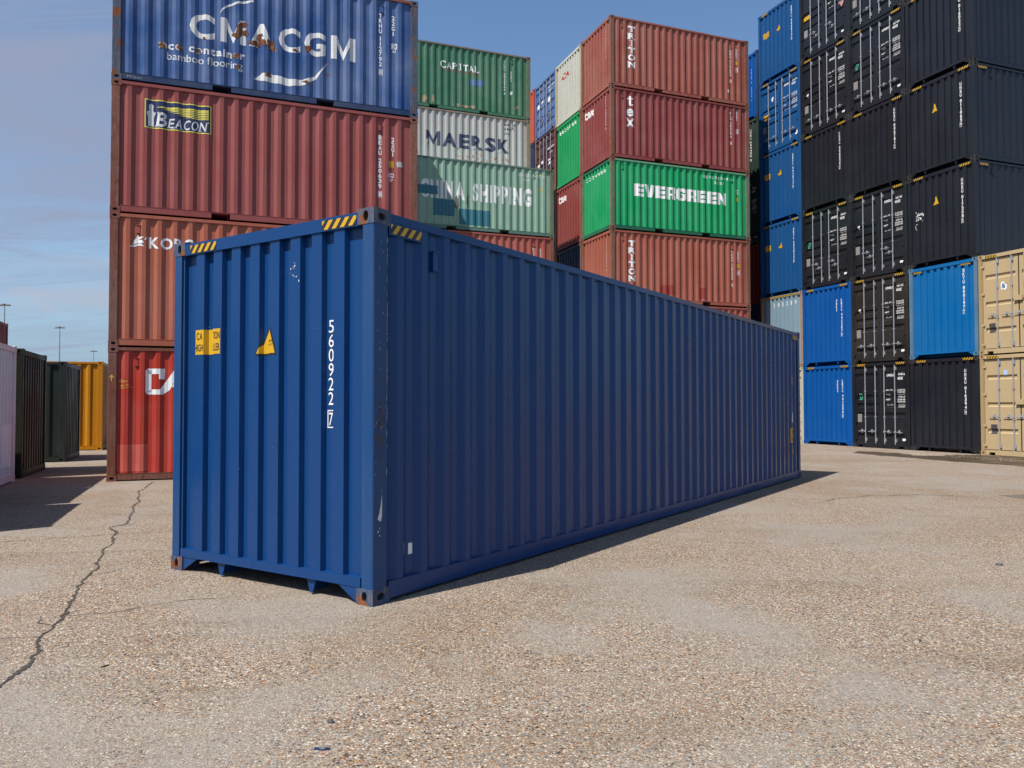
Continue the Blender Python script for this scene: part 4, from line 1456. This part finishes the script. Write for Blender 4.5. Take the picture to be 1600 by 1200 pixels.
for i, ch in enumerate('3234480'):
    sh += text(ch, 0.42+i*0.235, 2.18, 0.12, 0.085)
decal(c, 'lettering', 'W', sh, [M_WHITE], 'wall')
c = container(TR, HG*4, L20, HS, P['tex'], 'dark red container with three white lower-case letters, second from the top at the stack corner', GRP_T, **PR)


def tex_v(s0, s1, zt, zb):
    sh = []
    h = (zt-zb)/3
    w = s1-s0
    # t
    sh += rect(s0+w*0.38, s0+w*0.60, zt-h*0.80, zt)+rect(s0+w*0.1, s0+w*0.38, zt-h*0.30, zt-h*0.20)+rect(s0+w*0.60, s0+w*0.9, zt-h*0.30, zt-h*0.20)+poly([(s0+w*0.38, zt-h*0.80), (s0+w*0.60, zt-h*0.80), (s0+w*0.9, zt-h*0.78), (s0+w*0.85, zt-h*0.92), (s0+w*0.5, zt-h*0.94)])
    sh += text('e', s0+w*0.02, zt-2*h+h*0.05, h*1.05, w*0.92, 0.03)
    sh += text('x', s0, zt-3*h+h*0.02, h*1.12, w, 0.03)
    sh += rect(s0-w*0.08, s0+w*0.30, zb+h*0.02, zb+h*0.08)+rect(s0+w*0.70, s0+w*1.08, zb+h*0.02, zb+h*0.08)+rect(s0-w*0.08, s0+w*0.28, zb+h*0.80, zb+h*0.86)+rect(s0+w*0.72, s0+w*1.08, zb+h*0.80, zb+h*0.86)
    return sh


decal(c, 'lettering', 'S', tex_v(0.66, 0.97, 2.32, 1.18), [M_WHITE], 'wall', label='white lower-case letters set one below another')
num_side(c, 'TEXU 283694', '8', 2.42, False)
decal(c, 'lettering', 'W', text('tex', 0.30, 2.0, 0.36, 0.72, 0.035), [M_WHITE], 'wall')
decal(c, 'lettering', 'W', vstack('TEXU 283694 8', 2.02, 2.34, 0.085, 0.105, 0.06), [M_WHITE], 'wall')
c = container(TR, HG*5, L20, HS, P['triton'], 'red-brown container with vertical white slab letters, topmost at the corner of the centre stack', GRP_T, **PR)
decal(c, 'lettering', 'S', vert_slab('TRITON', 0.74, 1.10, 2.32, 0.74), [M_WHITE], 'wall', label='white slab letters set one below another')
num_side(c, 'TRHU 215602', '5', 2.22)
decal(c, 'sticker', 'S', rect(5.08, 5.16, 0.44, 0.56), [M_WHITEW], 'wall')
decal(c, 'lettering', 'W', vstack('TRHU 215602 5', 2.02, 2.36, 0.065, 0.105, 0.05), [M_WHITEW], 'wall')

T2 = (TR[0]+BX.x*COLS, TR[1]+BX.y*COLS)
for i, (p_, lb) in enumerate([('triton', 'lowest container of the second centre column, hidden behind the foreground box'),
                              ('redrow', 'second container up in the second centre column, hidden behind the foreground box'),
                              ('dblue', 'dark blue container in shade below the brick red lettered one in the second column'),
                              ('tex2', 'brick red container with white letters on its end, beside the vivid green one'),
                              ('green2', 'plain green container end under the off-white one in the second column'),
                              ('cream', 'off-white container end with a small red logo, top of the second centre column')]):
    c = container(T2, HG*i, L20, HS, P[p_], lb, GRP_T, post=P['rustpost2'] if p_ != 'cream' else paint('cream_post', (0.40, 0.34, 0.22), 0.45, 0.4, 0.4, 0.6))
    if p_ == 'cream':
        decal(c, 'logo', 'W', text('CAI', 0.62, 1.78, 0.26, 0.86, 0.03, ital=0.2), [M_RED], 'wall')
    if p_ == 'green2':
        sh = []
        for j, ch in enumerate('1823148'):
            sh += text(ch, 0.42+j*0.235, 2.20, 0.13, 0.085 if ch != '1' else 0.04)
        decal(c, 'lettering', 'W', sh, [M_WHITE], 'wall')
    if p_ == 'tex2':
        decal(c, 'lettering', 'W', text('tex', 0.30, 1.95, 0.36, 0.72, 0.035), [M_WHITE], 'wall')
        decal(c, 'lettering', 'W', vstack('TEXU 283 5', 1.98, 2.36, 0.085, 0.105, 0.06), [M_WHITEW], 'wall')

z = 0
for i, (h, p_, e, lb) in enumerate([(HH, 'dblue', 'wall', 'lowest container of the third centre column, hidden from view'), (HH, 'redrow', 'wall', 'second container up in the third centre column, hidden from view'), (HS, 'triton', 'wall', 'third container up in the third centre column, hidden from view'),
                                    (HH, 'dblue', 'wall', 'fourth container up in the third centre column, hidden from view'), (HH, 'maroon', 'door', 'dark maroon container doors in deep shade below the faded blue doors'),
                                    (HS, 'bluedoor', 'door', 'faded blue container showing its barred doors between the green and off-white boxes')]):
    c = container(ab(14.55, 32.72), z, L20, h, P[p_], lb, GRP_T, ends=(e, 'wall'), post=P['rustpost2'] if p_ != 'bluedoor' else P['bluedoor'], style='old', plate=False, vents=False)
    if e == 'door':
        dr = c['door0']
        decal(c, 'sticker', 'W', rect(0.25, 0.5, 1.45, 1.65), [M_WHITE], 'door', 0.003, dr)
        decal(c, 'sticker', 'W', rect(0.7, 0.95, 1.60, 1.72), [M_WHITE], 'door', 0.003, dr)
        decal(c, 'marking', 'W', text('MSKU 6070', 1.45, 2.05, 0.09, 0.7, 0.03), [M_WHITE], 'door', 0.003, c['door1'])
        decal(c, 'marking', 'W', text('22G1', 1.6, 1.85, 0.09, 0.3, 0.03), [M_WHITE], 'door', 0.003, c['door1'])
        decal(c, 'sticker', 'W', rect(1.5, 1.75, 1.35, 1.6), [M_WHITE], 'door', 0.003, c['door1'])
    z += h+0.004
z = 0
for i, (h, p_, lb) in enumerate([(HH, 'tex', 'lowest container of the rear centre column, hidden from view'), (HH, 'dblue', 'second container up in the rear centre column, hidden from view'), (HS, 'tex2', 'third container up in the rear centre column, hidden from view'), (HH, 'redrow', 'fourth container up in the rear centre column, hidden from view'),
                                 (HH, 'dblue', 'dark blue container in shade under the orange-red sliver'), (HS, 'orange', 'orange-red container seen as a thin sliver beside the faded blue doors')]):
    container(ab(14.50, 35.22), z, L20, h, P[p_], lb, GRP_T, post=P[p_], vents=False)
    z += h+0.004

# ---------------------------------------------------------------- right stack: forty-foot high cubes seen end on
RS = (13.631+BX.x*-0.03, 23.188+BX.y*-0.03)
GRP_R = 'forty-foot containers of the right stack'
HR = HH+0.010
AN = dict(cast=P['anthcast'])


def colpos(k, off=0.0):
    v = Vector(RS)+BX*((0, 2.475, 4.916, 7.358)[k])+AX*off
    return (v.x, v.y)


def wall_num(C, code, chk, s=1.949, z=2.45, extra=None, pitch=0.115, ch=0.098, cw=0.068):
    sh = vstack(code, s, z, ch, pitch, cw, 0.03)
    n = sum(0.5 if q == ' ' else 1 for q in code)
    sh += vstack(chk, s, z-pitch*n-0.03, ch, pitch, cw*0.8, 0.01, box_last=True)
    if extra:
        decal(C, 'lettering', 'W', vstack(extra, s-0.2435, z, ch, pitch, cw, 0.03), [M_WHITE], 'wall')
    decal(C, 'lettering', 'W', sh, [M_WHITE], 'wall')


# column nearest the camera (its long side shows too)
c = container(colpos(0), 0, L40, HH, P['anth'], 'anthracite container end standing on the ground beside the lower sand beige doors', GRP_R, **AN)
wall_num(c, 'UNSU 016394', '4', s=1.949, z=2.52)
c2 = container(colpos(0), HR, L40, HH, P['sky'], 'azure blue container end between two anthracite ones, beside the upper beige doors', GRP_R, post=P['skypost'], brackets=False)
for s0 in (0.17, 1.88):
    decal(c2, 'hazard_tape', 'W', hazard(s0, s0+0.33, HH-0.185, HH-0.13), [M_YEL, M_BLK], 'flat', 0.002, d=0.012)
wall_num(c2, 'SKYU 800197', '7', s=1.949, z=2.62)
hz_wall(c)
for i, (code, chk, lb) in enumerate([('UNSU 017308', '5', 'anthracite container above the azure blue one, with a white scuff near its yellow triangle'),
                                     ('UNSU 011065', '9', 'anthracite container fourth from the ground at the near right corner'),
                                     ('UNSU 016022', '3', 'anthracite container fifth from the ground at the near right corner')]):
    c = container(colpos(0), HR*(2+i), L40, HH, P['anth'], lb, GRP_R, **AN)
    wall_num(c, code, chk, s=1.949, z=2.45)
    hz_wall(c)
    hz_side(c)
    if i < 2:
        warn_tri(c, s=0.93, z=1.86, h=0.24)
    if i == 0:
        sh = []
        for q in range(26):
            sh += blob(0.30+abs(rnd.gauss(0, .13)), 1.62+rnd.gauss(0, .1)-0.0*q, rnd.uniform(.01, .03), rnd.uniform(.01, .035), q, n=8)
        sh += arc_strip([(0.35, 1.20), (0.27, 1.24), (0.25, 1.32), (0.30, 1.38), (0.38, 1.37)], [0.015]*5)
        decal(c, 'paint_scuff', 'W', sh, [M_WHITEW], 'wall', 0.004)['kind'] = 'stuff'

# second column
for i, (p_, num, chk, hd, lb) in enumerate([
        ('anth2', 'UNSU 018121', '', 'single', 'black container doors at ground level between the bright blue and anthracite ends'),
        ('anthbr', 'UNSU 017109', '5', 'single', 'dusty black container doors on the second tier, beside the azure blue end'),
        ('anth2', 'UNSU 007189', '6', 'double', 'black container doors third from the ground, right of the other third-tier doors')]):
    c = container(colpos(1), HR*i, L40, HH, P[p_], lb, GRP_R, ends=('door', 'wall'), handles=hd, **AN)
    hz_wall(c)
    door_text(c, num, chk)
    if i == 0:
        decal(c, 'sticker', 'W', frame(0.30, 0.42, 1.68, 1.84, 0.025)+rect(0.31, 0.35, 1.62, 1.66)+rect(0.37, 0.41, 1.62, 1.66), [M_GREENV], 'door', 0.003, c['door0'])
    else:
        decal(c, 'sticker', 'W', blob(0.36, 1.80, 0.045, 0.07, 1, n=16), [M_WHITE], 'door', 0.003, c['door0'])
c = container(colpos(1), HR*3, L40, HH, P['anth'], 'plain anthracite container end on the fourth tier, second column from the near corner', GRP_R, **AN)
wall_num(c, 'UNSU 006781', '2', s=1.949, z=2.55)
hz_wall(c)
for i, (num, chk, lb) in enumerate([('UNSU 017004', '0', 'black container doors on the fifth tier with a green sticker, second column'), ('UNSU 017066', '1', 'black container doors cut by the top of the picture, second column')]):
    c = container(colpos(1), HR*(4+i), L40, HH, P['anth2'], lb, GRP_R, ends=('door', 'wall'), handles='single', **AN)
    hz_wall(c)
    door_text(c, num, chk)
    if i == 0:
        decal(c, 'sticker', 'W', frame(0.30, 0.42, 1.58, 1.74, 0.025)+rect(0.31, 0.35, 1.52, 1.56)+rect(0.37, 0.41, 1.52, 1.56), [M_GREENV], 'door', 0.003, c['door0'])

# third column
for i, lb in enumerate(['bright blue container end standing on the ground in the third column', 'bright blue container end stacked on its twin, under black doors']):
    c = container(colpos(2), HR*i, L40, HH, P['bright'], lb, GRP_R)
    wall_num(c, 'LEGU 44120%d' % (6+i), '4', s=1.949, z=2.35, extra='45G1', cw=0.07)
    hz_wall(c)
c = container(colpos(2), HR*2, L40, HH, P['anth2'], 'black container doors on the third tier directly above the bright blue pair', GRP_R, ends=('door', 'wall'), handles='double', **AN)
hz_wall(c)
door_text(c, 'UNSU 000470', '2')
decal(c, 'sticker', 'W', frame(0.30, 0.42, 1.58, 1.74, 0.025)+rect(0.31, 0.41, 1.52, 1.56), [M_GREENV], 'door', 0.003, c['door0'])
c = container(colpos(2), HR*3, L40, HH, P['anth'], 'plain anthracite container end on the fourth tier in the third column', GRP_R, **AN)
wall_num(c, 'UNSU 006530', '2', s=1.949, z=2.55)
hz_wall(c)
for i, (num, chk, lb) in enumerate([('UNSU 010005', '8', 'black container doors on the fifth tier in the third column, with a round white sticker'), ('UNSU 010371', '0', 'black container doors with a yellow label and a small red triangle, near the top')]):
    c = container(colpos(2), HR*(4+i), L40, HH, P['anth2'], lb, GRP_R, ends=('door', 'wall'), handles='double' if i else 'single', **AN)
    hz_wall(c)
    door_text(c, num, chk)
    if i == 0:
        decal(c, 'sticker', 'W', blob(0.36, 1.52, 0.05, 0.07, 1, n=16), [M_WHITE], 'door', 0.003, c['door0'])
    else:
        decal(c, 'sticker', 'W', rect(0.20, 0.54, 1.50, 1.68), [M_YEL], 'door', 0.003, c['door0'])
        decal(c, 'sticker', 'W', poly([(2.0, 1.42), (2.26, 1.42), (2.13, 1.20)]), [M_PINK], 'door', 0.003, c['door1'])

# fourth column
c = container(colpos(3), 0, L40, HH, P['white'], 'ivory container doors at ground level, peeking out beside the far end of the foreground box', GRP_R, ends=('door', 'wall'))
c = container(colpos(3), HR, L40, HH, P['lblue'], 'pale blue container end with one long striped tape and numbers on its ribs', GRP_R, post=paint('brown_post_pale', (0.30, 0.18, 0.11), 0.5, 0.4, 0.4, 0.6))
decal(c, 'hazard_tape', 'W', hazard(0.18, 2.25, HH-0.105, HH-0.040), [M_YEL, M_BLK], 'flat', 0.003, d=0.003)
sh = []
for j, ch in enumerate('185289'):
    decal(c, 'lettering', 'W', text(ch, 0.853+j*0.2435-0.035, 2.42, 0.16, 0.07 if ch != '1' else 0.03, 0.03), [M_WHITE], 'wall')
for i, (lv, lb) in enumerate([(2, 'mid blue container end on the third tier, directly above the pale blue one'), (3, 'mid blue container end on the fourth tier below the blue doors'), (5, 'mid blue container end on top of the fourth column, against the sky')]):
    c = container(colpos(3), HR*lv, L40, HH, P['mid'], lb, GRP_R)
    hz_wall(c)
    wall_num(c, 'SEGU 56%d812' % (lv+1), '4', s=1.949, z=2.50)
    warn_tri(c, s=1.12, z=1.85, h=0.26)
    decal(c, 'caution_sticker', 'W', rect(0.27, 0.66, 1.83, 2.05), [M_YEL], 'wall', 0.003)
    decal(c, 'lettering', 'W', text('CAUTION', 0.30, 1.96, 0.055, 0.32, 0.0)+text('HIGH TRAILER', 0.29, 1.86, 0.055, 0.34, 0.0), [M_BLK], 'wall', 0.0045)
c = container(colpos(3), HR*4, L40, HH, P['mid'], 'blue container doors with silver bars and a yellow label on the fifth tier', GRP_R, ends=('door', 'wall'), handles='single')
hz_wall(c)
door_text(c, 'SEGU 569981', '')
decal(c, 'sticker', 'W', rect(0.27, 0.60, 1.38, 1.60), [M_YEL], 'door', 0.003, c['door0'])
decal(c, 'sticker', 'W', blob(0.80, 2.12, 0.06, 0.09, 2, n=16), [M_WHITE], 'door', 0.003, c['door0'])
decal(c, 'sticker', 'W', blob(2.18, 0.42, 0.06, 0.07, 2, n=16), [M_WHITE], 'door', 0.003, c['door1'])

# fifth column, set back
z = 0
B5 = ab(21.9, 27.84)
for i, (h, p_, e, lb) in enumerate([(HH, 'dblue', 'wall', 'lowest container of the set-back column, hidden behind the foreground box'), (HH, 'dblue', 'wall', 'dark blue container in shade below the deep red one in the set-back column'),
                                    (HS, 'red', 'wall', 'deep red container sliver in shade in the set-back column'), (HH, 'dgreen', 'door', 'dark green container doors with faint white markings in the set-back column'),
                                    (HS, 'dgreen', 'wall', 'dark green container end in shade below the bright blue one in the set-back column'), (HH, 'bright', 'wall', 'bright blue container sliver on top of the set-back column, against the sky')]):
    c = container(B5, z, L40 if h == HH else L20, h, P[p_], lb, GRP_R, ends=(e, 'wall'), vents=False, post=P['dblue'] if p_ == 'bright' else None)
    if e == 'door':
        door_text(c, 'UNSU 950220', '')
    elif p_ in ('bright', 'dgreen'):
        decal(c, 'lettering', 'W', vstack('UNSU 014490 2', 1.9 if p_ == 'dgreen' else 2.0, 2.2, 0.09, 0.12, 0.07), [M_WHITE], 'wall')
    z += h+0.004

# sand beige pair
GRP_B = 'sand beige containers stacked two high at the right edge'
BP = Vector(RS)-BX*2.462
for i, lb in enumerate(['lower sand beige container with barred doors and a pale blue square sticker', 'upper sand beige container with barred doors and an oval sticker']):
    c = container((BP.x, BP.y), HR*i, L40, HH, P['beige'], lb, GRP_B, ends=('door', 'wall'), style='beige', handles='beige', post=P['beigepost'], plate=False)
    hz_wall(c)
    z_ = 0.62
    decal(c, 'data_plate', 'W', rect(0.30, 0.50, z_, z_+0.27), [M_PLATED], 'door', 0.004, c['door0'])
    if i:
        decal(c, 'sticker', 'W', blob(0.76, 1.92, 0.09, 0.12, 9, n=20), [M_WHITE], 'door', 0.003, c['door0'])
        decal(c, 'sticker', 'W', blob(0.76, 1.92, 0.045, 0.075, 9, n=20), [M_BLUEV], 'door', 0.0045, c['door0'])
    else:
        decal(c, 'sticker', 'W', rect(0.72, 0.83, 2.28, 2.44), [flat('pale_blue_vinyl', (0.35, 0.48, 0.72), 0.5, 0.1)], 'door', 0.003, c['door0'])
    F = Face('W', L40, HH)
    mb = MB()
    F.box(mb, 1.10, 1.34, 1.46, 1.60, -0.012, 0.044)
    link('lock_box', mb.mesh('lock_box'), P['beige'], c['root'])

# ---------------------------------------------------------------- left row, seen end on
GRP_W = 'containers standing side by side in the left row'
X0 = -3.5-L20
for b0, h, p_, lb in [(10.07, HH, 'dblue', 'high container just outside the left edge whose shade falls on the concrete'),
                      (12.72, HS, 'slate', 'container beside the white one, just outside the left edge'),
                      (15.22, HS, 'lwhite', 'white container end cut by the left edge of the picture'),
                      (18.22, HS, 'olive', 'olive black container between the white one and the gap in the left row'),
                      (23.25, HS, 'slate', 'slate green container in the left row, between the gap and the yellow one')]:
    c = container(ab(X0, b0), 0, L20, h, P[p_], lb, GRP_W, vents=False)
    if p_ == 'lwhite':
        decal(c, 'faded_patch', 'E', rect(1.5, 2.2, 0.32, 1.1), [flat('whiter_patch', (0.82, 0.82, 0.84), 0.5, 0.1)], 'wall')
c = container(ab(-3.3-L20, 29.0), 0, L20, HH, P['yellow'], 'golden yellow container at the far end of the left row', GRP_W)
for i in range(2):
    container(ab(-8.65-L20, 39.4), HS*i, L20, HS, P['red'], ['lower red container far away, hidden behind the white one at the left edge', 'upper red container far away, showing above the white one at the left edge'][i], 'far red containers stacked two high', vents=False)

# ---------------------------------------------------------------- far light masts
M_MAST = flat('grey_mast_steel', (0.20, 0.21, 0.22), 0.6, 0.1)
M_LAMP = flat('lamp_housing', (0.10, 0.10, 0.11), 0.5, 0.1)


def mast(px, y, h, label):
    t = bpy.data.objects.new('light_mast', None)
    COL.objects.link(t)
    t.location = ((px-800)/1239.1*y, y, 0)
    t['label'] = label
    t['category'] = 'light mast'
    t['group'] = 'tall light masts on the horizon'
    mb = MB()
    mb.cyl((0, 0, 0), (0, 0, h), 0.24, 10, 0.11)
    link('pole', mb.mesh('pole'), M_MAST, t)
    mb = MB()
    mb.box(-1.25, 1.25, -0.09, 0.09, h-0.3, h-0.12)
    mb.box(-0.09, 0.09, -1.0, 1.0, h-0.31, h-0.13)
    mb.cyl((0, 0, h-0.45), (0, 0, h), 0.3, 10)
    link('crossbar', mb.mesh('crossbar'), M_MAST, t)
    for x in (-1.2, -0.65, 0.65, 1.2):
        mb = MB()
        mb.box(x-0.2, x+0.2, -0.2, 0.2, h-0.55, h-0.32)
        link('floodlight', mb.mesh('floodlight'), M_LAMP, t)


mast(92, 230, 24.5, 'tallest looking light mast rising above the slate green container')
mast(5, 190, 26, 'light mast above the far red container at the left edge')
mast(145.5, 330, 24.5, 'most distant small light mast above the yellow container')

# ---------------------------------------------------------------- small litter on the concrete
def stone(name, xy, r, mat, label, cat, flatn=0.45, seed=0, stretch=(1, 1)):
    bm = bmesh.new()
    bmesh.ops.create_icosphere(bm, subdivisions=2, radius=r)
    for v in bm.verts:
        n = noise.noise(v.co*(1.6/r)+Vector((seed, 0, 0)))
        v.co *= 1+0.35*n
        v.co.z *= flatn
        v.co.x *= stretch[0]
        v.co.y *= stretch[1]
    me = bpy.data.meshes.new(name)
    bm.to_mesh(me)
    bm.free()
    me.materials.append(None)
    o = link(name, me, mat, label=label, cat=cat)
    o.location = (xy[0], xy[1], r*flatn*0.6)
    o.rotation_euler = (0, 0, seed)
    return o


M_STONE = rough_mat('dark_stone', (0.03, 0.032, 0.036), (0.08, 0.08, 0.085), 200, 0.7, 0.001)
M_SCRAP = flat('blue_plastic_scrap', (0.012, 0.035, 0.085), 0.4, 0.1)
M_BARK = rough_mat('dry_bark', (0.03, 0.024, 0.02), (0.09, 0.07, 0.05), 150, 0.9, 0.001)
stone('pebble', (-0.83, 3.66), 0.016, M_STONE, 'small black stone on the concrete at the bottom of the picture', 'stone', 0.6, 2)
stone('twig', (-2.26, 4.44), 0.012, M_BARK, 'short dark twig lying right of the long crack', 'twig', 0.5, 1, (2.2, 0.6))
stone('twig', (2.5, 4.9), 0.010, M_BARK, 'short dark twig on the open concrete at the right', 'twig', 0.5, 4, (2.2, 0.8))
stone('pebble', (4.4, 7.2), 0.022, M_STONE, 'dark stone on the concrete at the right, beyond the twig', 'stone', 0.5, 6, (1.5, 1))
for k, (dx, dy) in enumerate([(0, 0)]):
    mb = MB()
    pts = [(-0.034, 0.002), (-0.02, 0.009), (-0.006, 0.003), (0.012, 0.008), (0.036, 0.003), (0.020, -0.003), (0.004, -0.008), (-0.014, -0.003)]
    top = [(x, y, 0.004+0.006*abs(math.sin(x*60))) for x, y in pts]
    bot = [(x, y, 0.001) for x, y in pts]
    n = len(pts)
    mb.add(top+bot, [tuple(range(n)), tuple(reversed(range(n, 2*n)))]+[(i, (i+1) % n, n+(i+1) % n, n+i) for i in range(n)])
    o = link('plastic_scrap', mb.mesh('plastic_scrap'), M_SCRAP, label='shred of blue plastic on the concrete at the bottom edge', cat='litter')
    o.location = (-0.80, 3.37, 0)

# loose chips of stone lying on the concrete near the camera and below the right stack
chip_mats = [rough_mat('chip_tan', (0.21, 0.13, 0.07), (0.32, 0.22, 0.13), 120, 0.8, 0.001), rough_mat('chip_cream', (0.32, 0.27, 0.21), (0.46, 0.40, 0.32), 120, 0.8, 0.001),
             rough_mat('chip_grey', (0.11, 0.105, 0.10), (0.2, 0.19, 0.18), 120, 0.8, 0.001), rough_mat('chip_rust', (0.20, 0.085, 0.03), (0.28, 0.13, 0.055), 120, 0.8, 0.001)]
mb = MB()
OC = [(1, 0, 0), (0.3, 0.9, 0), (-0.8, 0.6, 0), (-0.7, -0.7, 0), (0.4, -0.9, 0), (0.1, 0, 0.55), (-0.35, 0.05, 0.48)]
OF = [(0, 1, 5), (1, 2, 6), (1, 6, 5), (2, 3, 6), (3, 4, 5), (3, 5, 6), (4, 0, 5)]


def chip(x, y, r):
    t = rnd.uniform(0, 6.28)
    cs, sn = math.cos(t), math.sin(t)
    ex = rnd.uniform(0.6, 1.0)
    mb.add([(x+(cs*a-sn*b*ex)*r, y+(sn*a+cs*b*ex)*r, 0.0008+cc*r*rnd.uniform(0.7, 1.1)) for a, b, cc in OC], OF, rnd.choices((0, 1, 2, 3), (5, 4, 3, 1))[0])


for i in range(16000):
    y = 2.6+7.5*rnd.random()**1.6
    x = rnd.uniform(-0.72, 0.72)*y
    if noise.noise(Vector((x*0.8, y*0.8, 5))) < -0.05 and rnd.random() < 0.75:
        continue
    chip(x, y, rnd.uniform(0.0028, 0.0065))
for i in range(420):
    t = rnd.random()
    p = Vector((11.6, 24.0)).lerp(Vector((13.6, 19.8)), t)
    chip(p.x+rnd.gauss(0, .35), p.y+rnd.gauss(0, .3), rnd.uniform(0.01, 0.022))
link('loose_chippings', mb.mesh('loose_chippings', 4, recalc=False), chip_mats, kind='stuff')
